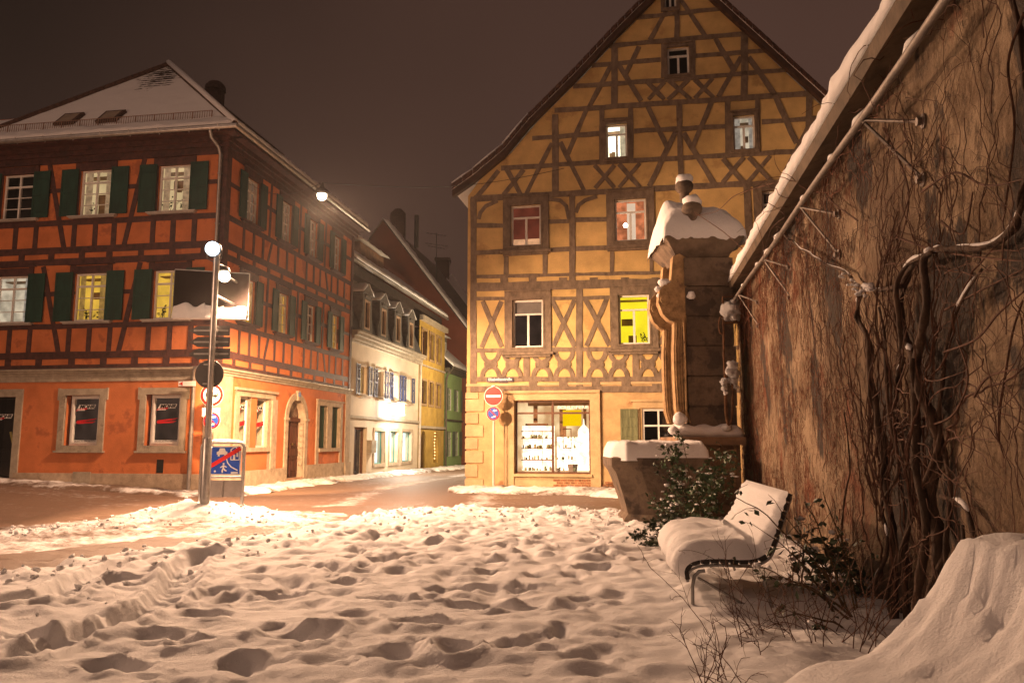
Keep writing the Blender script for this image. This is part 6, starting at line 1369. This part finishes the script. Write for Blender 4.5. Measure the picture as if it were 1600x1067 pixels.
sy = 24.72; sb = gp(771, 767.5); FS = Fac((sb.x, sb.y), (.982, -.19), 1)
sg_ = thing('traffic_sign', (sb.x, sb.y, 0), 'no entry sign above a small no stopping disc on a pole before the yellow house', 'sign')
q = MB(); q.tube([(sb.x, sb.y, -.05), (sb.x, sb.y, FS.st(771, 602)[1])], .038, 10); q.build('pole', mat('painted_pole', (.55, .50, .44), .5, .08), sg_, smooth=50)
z = FS.st(771, 619)[1]; r = FS.st(785.5, 619)[0]; p = disc(FS, sg_, 0, z, r*1.04, .05, white_p, 'sign_plate'); disc(FS, p, 0, z, r*.985, .055, red_p, 'sign_field'); q = MB(); q.rect(FS, -r*.80, r*.80, z-r*.13, z+r*.13, .059, .063); q.build('white_bar', white_p, p)
q = MB(); q.ball(FS.P(0, z+r*1.08, .05), .07, 8, .5, .3); q.build('snow_cap', SNOW, sg_)
no_stopping(FS if 0 else FS, sg_, 0, FS.st(771, 646)[1], r*.74, .055)
# signs at the corner of the orange house
c = at(331, 617, 21.9); FC = Fac((c.x, c.y), (1, 0.05), 1)
sc_ = thing('traffic_sign', (c.x, c.y, 0), 'no coaches sign with small plate and no stopping disc at the orange house corner', 'sign')
q = MB(); q.tube([(c.x, c.y+.05, 0), (c.x, c.y+.05, c.z+.34)], .032, 10); q.build('pole', steel, sc_, smooth=50)
r = .315; p = disc(FC, sc_, 0, c.z, r*1.03, 0, white_p, 'sign_plate'); disc(FC, p, 0, c.z, r, .004, red_p, 'sign_ring'); disc(FC, p, 0, c.z, r*.76, .008, white_p, 'sign_field')
q = MB(); q.prism(FC, [(-.17, c.z-.05), (.17, c.z-.05), (.18, c.z+.06), (-.17, c.z+.06)], .012, .014); q.build('bus_pictogram', black_paint, p)
q = MB()
for i in range(5): q.rect(FC, -.14+i*.062, -.10+i*.062, c.z+.01, c.z+.045, .014, .016)
q.build('bus_windows', white_p, p); q = MB(); [q.lathe(FC.P(x, c.z-.055, .012), [(.03, 0), (.03, .004)], 12, axis=(0, -1, 0)) for x in (-.1, .1)]; q.build('bus_wheels', black_paint, p)
z0_ = at(331, 651, 21.9).z; z1_ = at(331, 637, 21.9).z; q = MB(); q.rect(FC, -.25, .25, z0_, z1_, 0, .004); sp2 = q.build('sub_plate', white_p, sc_); text_mesh('lettering', 'frei', FC, -.08, z0_+.03, .006, .13, black_paint, sp2)
no_stopping(FC, sc_, .03, at(331, 657, 21.9).z, .235, .006)
# little arrow plate on the house wall
a = FL.st(285, 604); b = FL.st(312, 597); q_ = MB(); q_.rect(FL, min(a[0], b[0]), max(a[0], b[0]), min(a[1], b[1])-.0, max(a[1], b[1])+.02, .2, .215); ap = q_.build('arrow_plate', white_p, hs)
q_ = MB(); s_ = max(a[0], b[0]); zc_ = (a[1]+b[1])/2+.01; q_.prism(FL, [(s_-.02, zc_), (s_-.14, zc_+.06), (s_-.14, zc_-.06)], .217, .22); q_.build('red_arrow', red_p, ap)
# blue sign in a tube frame
fy_ = 16.75; FU = Fac((0, fy_), (1, .02), 1)
bu = thing('street_sign', (at(347, 780, fy_).x, fy_, 0), 'blue end of play street sign crossed by a red stripe in a steel tube frame', 'sign')
l = FU.st(314, 740)[0]; r = FU.st(380, 740)[0]; tz = FU.st(347, 691)[1]; rr = .12
q = MB(); P_ = [(l, .1), (l, tz-rr)]+[(l+rr-rr*math.cos(t), tz-rr+rr*math.sin(t)) for t in np.linspace(.2, 1.57, 6)]+[(r-rr+rr*math.sin(t), tz-rr+rr*math.cos(t)) for t in np.linspace(0, 1.4, 6)]+[(r, tz-rr), (r, .15)]
q.tube([FU.P(a, b) for a, b in P_], .038, 10); zb = FU.st(347, 745)[1]; q.tube([FU.P(l, zb), FU.P(r, zb)], .03, 8); q.build('tube_frame', steel, bu, smooth=50)
sx0, sx1 = l+.06, r-.06; sz0, sz1 = FU.st(347, 742)[1], FU.st(347, 696.5)[1]
q = MB(); q.rect(FU, sx0, sx1, sz0, sz1, -.02, .0); bp2 = q.build('sign_plate', white_p, bu); q = MB(); q.rect(FU, sx0+.025, sx1-.025, sz0+.025, sz1-.025, 0, .003); q.build('sign_field', blue_p, bp2)
Wd = sx1-sx0; Hd = sz1-sz0; Q = lambda a, b: (sx0+Wd*a, sz0+Hd*b)
q = MB()
q.prism(FU, [Q(.33, .70), Q(.62, .70), Q(.62, .80), Q(.57, .82), Q(.54, .92), Q(.41, .92), Q(.38, .82), Q(.33, .80)], .003, .006); q.prism(FU, [Q(.36, .64), Q(.41, .64), Q(.41, .70), Q(.36, .70)], .003, .006); q.prism(FU, [Q(.54, .64), Q(.59, .64), Q(.59, .70), Q(.54, .70)], .003, .006)
for pts in ([Q(.72, .52), Q(.72, .88), Q(.83, .97), Q(.95, .84), Q(.95, .52), Q(.72, .52)],): q.curve(FU, pts, .022, .0033, .0063)
q.rect(FU, *[Q(.78, 0)[0], Q(.84, 0)[0]], Q(0, .52)[1], Q(0, .70)[1], .003, .006); q.rect(FU, Q(.87, 0)[0], Q(.92, 0)[0], Q(0, .62)[1], Q(0, .76)[1], .003, .006)
q.curve(FU, [Q(.60, .58), Q(.64, .42), Q(.74, .28), Q(.92, .16)], .022, .0033, .0063)
def man(x, z, h):
    q.lathe(FU.P(*Q(x, z+h*.9), .003), [(h*.10*Hd, 0), (h*.10*Hd, .003)], 12, axis=(0, -1, 0))
    q.curve(FU, [Q(x, z+h*.78), Q(x, z+h*.42)], .038*h/.4, .003, .006); q.curve(FU, [Q(x, z+h*.44), Q(x-.03, z+h*.2), Q(x-.02, z)], .03*h/.4, .0034, .0062); q.curve(FU, [Q(x, z+h*.44), Q(x+.05, z+h*.25), Q(x+.09, z+h*.18)], .03*h/.4, .0031, .0064); q.curve(FU, [Q(x-.08, z+h*.52), Q(x, z+h*.72), Q(x+.09, z+h*.56)], .024*h/.4, .0036, .0066)
man(.10, .34, .46); man(.53, .08, .34)
q.lathe(FU.P(*Q(.30, .13), .003), [(.022, 0), (.022, .003)], 10, axis=(0, -1, 0)); q.rect(FU, Q(.74, 0)[0], Q(.93, 0)[0], Q(0, .05)[1], Q(0, .11)[1], .003, .006); q.build('pictogram', white_p, bp2)
q = MB(); q.curve(FU, [Q(.02, .18), Q(.98, .92)], .085, .008, .011); q.build('red_stripe', red_p, bp2)
q = MB(); q.rect(FU, l+.04, r-.0, FU.st(347, 776)[1], FU.st(347, 750)[1], .03, .05); q.rect(FU, (l+r)/2-.05, (l+r)/2+.05, FU.st(347, 776)[1], FU.st(347, 750)[1], .05, .09); q.build('grey_panel', mat('grey_panel', (.20, .18, .17), .6, .12, 4), bu)
q = MB(); q.tube([FU.P(l+.1, tz+.035), FU.P((l+r)/2, tz+.05), FU.P(r-.12, tz+.035)], .022, 6); q.build('snow_cap', SNOW, bu, smooth=True)

# ================================================================ shrubs
leaf = mat('evergreen_leaf', (.035, .075, .022), .45, .35, 9, spec=.5); leaf_d = mat('dark_leaf', (.035, .055, .022), .55, .35, 9, spec=.5)
stem_m = mat('shrub_stem', (.10, .065, .03), .8, .3, 8)
def leaf_at(m, c, d, sz):
    d = d.normalized(); e = d.orthogonal().normalized(); e = (Matrix.Rotation(rnd.uniform(0, 6.28), 3, d)@e); n_ = d.cross(e)
    a, b, t = c, c+d*sz, c+d*sz*.5; w_ = e*sz*.30
    m.add([a, t+w_+n_*sz*.06, b, t-w_+n_*sz*.06, t-n_*sz*.02], [(0, 4, 1), (1, 4, 2), (2, 4, 3), (3, 4, 0)])
def shrub(name, base, label, stems_, leafn, lsz, lm_, snown, cat='shrub', group='leafy shrubs between basin, bench and wall', droop=.03, r0=.010, twigs=3, snr=.045):
    th = thing(name, base, label, cat, group); ms, ml, mn = MB(), MB(), MB()
    for (p0, p1, bend) in stems_:
        p0, p1 = Vector(p0), Vector(p1); L_ = (p1-p0).length; n = 14; P = []
        for i in range(n+1):
            t = i/n; q = p0.lerp(p1, t)+Vector((bend[0], bend[1], bend[2]))*math.sin(math.pi*t)*L_+Vector([noise.noise(p0*3+Vector((t*4, k*9, 0))) for k in range(3)])*.05; P.append(q)
        ms.tube(P, r0, 5, taper=r0*.35)
        for i in range(int(n*.3), n+1):
            for k in range(twigs):
                if rnd.random() < .7:
                    d = Vector((rnd.gauss(0, 1), rnd.gauss(0, 1), rnd.gauss(.2, .7))).normalized(); l_ = rnd.uniform(.06, .26)*min(1, L_); q = P[i]+d*l_; mid = P[i]+d*l_*.5+Vector((0, 0, .02))
                    ms.tube([P[i], mid, q], .0035, 4, False, .0018)
                    for j in range(leafn):
                        t = rnd.uniform(.4, 1.05); leaf_at(ml, P[i].lerp(q, t), Vector((rnd.gauss(0, 1), rnd.gauss(0, 1), rnd.gauss(-.3, .6))), lsz*rnd.uniform(.6, 1.25))
                    if rnd.random() < snown: [mn.ball(q+Vector((rnd.gauss(0, .025), rnd.gauss(0, .025), .015)), snr*rnd.uniform(.25, .7), 10, .55, 1.0) for _ in range(2)]
    ms.build('stems', stem_m, th)
    if ml.f: ml.build('foliage', lm_, th)
    if mn.f: mn.build('snow_clump', SNOW, th, smooth=True)
    return th
def B(u, v, y): return tuple(at(u, v, y))
st1 = []
for i in range(17):
    x = rnd.uniform(2.35, 3.5); y = rnd.uniform(11.2, 12.6); st1.append(((x, y, .1), B(rnd.uniform(1015, 1150), rnd.choice((rnd.uniform(700, 760), rnd.uniform(740, 820))), y+rnd.uniform(-.5, .4)), (rnd.uniform(-.06, .06), 0, rnd.uniform(.0, .1))))
st1 += [((2.95, 12.2, .1), B(1065, 682, 12.0), (0, 0, .02)), ((2.9, 12., .1), B(1050, 700, 11.9), (-.03, 0, .02)), ((3.1, 12.2, .1), B(1100, 735, 12.), (0, 0, .03))]
shrub('rose_bush', (2.9, 12, .1), 'leafy green shrub with snow tufts growing against the basin and pillar base', st1, 4, .085, leaf, .17)
st2 = [((x, y, .1), B(u, v, y-.2), (0, 0, .12)) for x, y, u, v in ((2.1, 11, 985, 835), (2.2, 10.8, 1000, 850), (2.3, 10.9, 1030, 810), (2.3, 10.6, 1020, 845), (2.2, 11.2, 1010, 815), (2.5, 11, 1060, 820), (2.6, 11, 1045, 800))]
shrub('rose_bush', (2.3, 10.9, .1), 'low drooping leafy shoots with snow at the foot of the basin, left of the bench', st2, 4, .07, leaf_d, .12)
st3 = [((x, y, .12), B(u, v, yy), (bx, 0, bz_)) for x, y, u, v, yy, bx, bz_ in ((2.75, 6.3, 1150, 772, 6.0, .03, .06), (2.7, 6.5, 1200, 830, 6.1, 0, .06), (2.8, 6.6, 1225, 800, 6.4, 0, .05), (2.75, 6.4, 1260, 780, 6.3, 0, .03), (2.9, 6.7, 1290, 770, 6.5, .02, .0), (2.7, 6.2, 1180, 900, 5.8, 0, .1), (2.8, 6.3, 1150, 880, 6.0, 0, .08), (2.7, 6.5, 1240, 860, 6.2, 0, 0), (2.85, 6.6, 1310, 830, 6.3, 0, 0), (2.6, 6.0, 1210, 960, 5.7, 0, .1))]
shrub('rose_bush', (2.75, 6.4, .1), 'dark leaved thorny rose bush in front of the bench backrest by the wall', st3, 2, .068, leaf_d, .07, twigs=1, snr=.05)
st4 = [((rnd.uniform(2.6, 3.2), rnd.uniform(6.8, 8.2), .12), B(rnd.uniform(1250, 1345), rnd.uniform(790, 900), 7.3), (0, 0, .1)) for i in range(9)]
shrub('rose_bush', (2.9, 7.4, .1), 'small dark evergreen shrub with snow tufts at the wall foot behind the rose bush', st4, 2, .09, leaf_d, .12, twigs=2, snr=.05)
def twiglets(name, base, n, label, spread, hgt, lean=0.):
    th = thing(name, base, label, 'twigs', 'tufts of bare twigs in the snow'); m = MB()
    def br(p, d, L_, r, lev):
        P = [p]; k = 7
        for i in range(k): d = (d+Vector((rnd.gauss(0, .16), rnd.gauss(0, .16), rnd.gauss(.0, .1)))).normalized(); P.append(P[-1]+d*L_/k)
        m.tube(P, r, 4, False, r*.5)
        if lev:
            for i in range(2, k+1):
                if rnd.random() < .55: br(P[i], (d+Vector((rnd.gauss(0, .7), rnd.gauss(0, .5), rnd.gauss(.1, .4)))).normalized(), L_*rnd.uniform(.25, .5), r*.6, lev-1)
    for i in range(n):
        a = rnd.uniform(0, 6.28); br(Vector(base)+Vector((math.cos(a)*spread*rnd.random(), math.sin(a)*spread*rnd.random(), 0)), Vector((rnd.gauss(lean, .55), rnd.gauss(-.1, .4), 1)).normalized(), hgt*rnd.uniform(.6, 1.2), .0045, 2)
    m.build('stems', twig, th)
twiglets('bare_shrub', (1.25, 4.55, .10), 9, 'bare thin twigs poking out of the snow at the lower edge of the picture', .22, .55, -.55)
twiglets('bare_shrub', (1.75, 5.5, .12), 16, 'tuft of bare brown twigs in the snow in front of the bench legs', .45, .62, -.35)
twiglets('bare_shrub', (2.3, 5.7, .12), 18, 'dense bare twigs between the rose bush and the big snow heap', .5, .75, .0)
q = MB(); q.tube(smooth_path([at(1206, 396, 12.2), at(1170, 395, 12.6), at(1130, 362, 13.3), at(1085, 332, 14.2)], 5), .012, 5, taper=.006); q.tube(smooth_path([at(1210, 286, 12.), at(1150, 305, 13), at(1120, 330, 13.6), at(1085, 337, 14.1)], 5), .008, 5, taper=.005); q.build('long_shoot', twig, vine)

lamp_light('assumed_lane_lamp_light', (-.6, 46, 5.5), POW['lane'], (1., .72, .42), .15)  # source without a lamp body, assumed behind the yellow house, brightens the far facades
for o in sc.objects:
    if o.parent and o.name.split('.')[0] in ('snow_clump', 'eave_shoots', 'rail_snow', 'display_goods', 'fairy_lights', 'bare_brick', 'shoots', 'foliage'): o['kind'] = 'stuff'

# ================================================================ thin haze added for a halo round the lamps
hz = MB(); hz.hexa([(-60, -25, -3.2), (60, -25, -3.2), (60, 115, -3.2), (-60, 115, -3.2), (-60, -25, 24), (60, -25, 24), (60, 115, 24), (-60, 115, 24)])
hm = bpy.data.materials.new('haze_air'); hm.use_nodes = True; hn = hm.node_tree.nodes; hn.clear(); ho = hn.new('ShaderNodeOutputMaterial'); hv = hn.new('ShaderNodeVolumePrincipled')
hv.inputs['Color'].default_value = (.9, .88, .86, 1); hv.inputs['Density'].default_value = .0005; hv.inputs['Anisotropy'].default_value = .55
hm.node_tree.links.new(hv.outputs[0], ho.inputs['Volume'])
o = hz.build('haze', hm, None); tag(o, 'thin haze volume added to give the street lamps a glow', 'haze', kind='stuff')
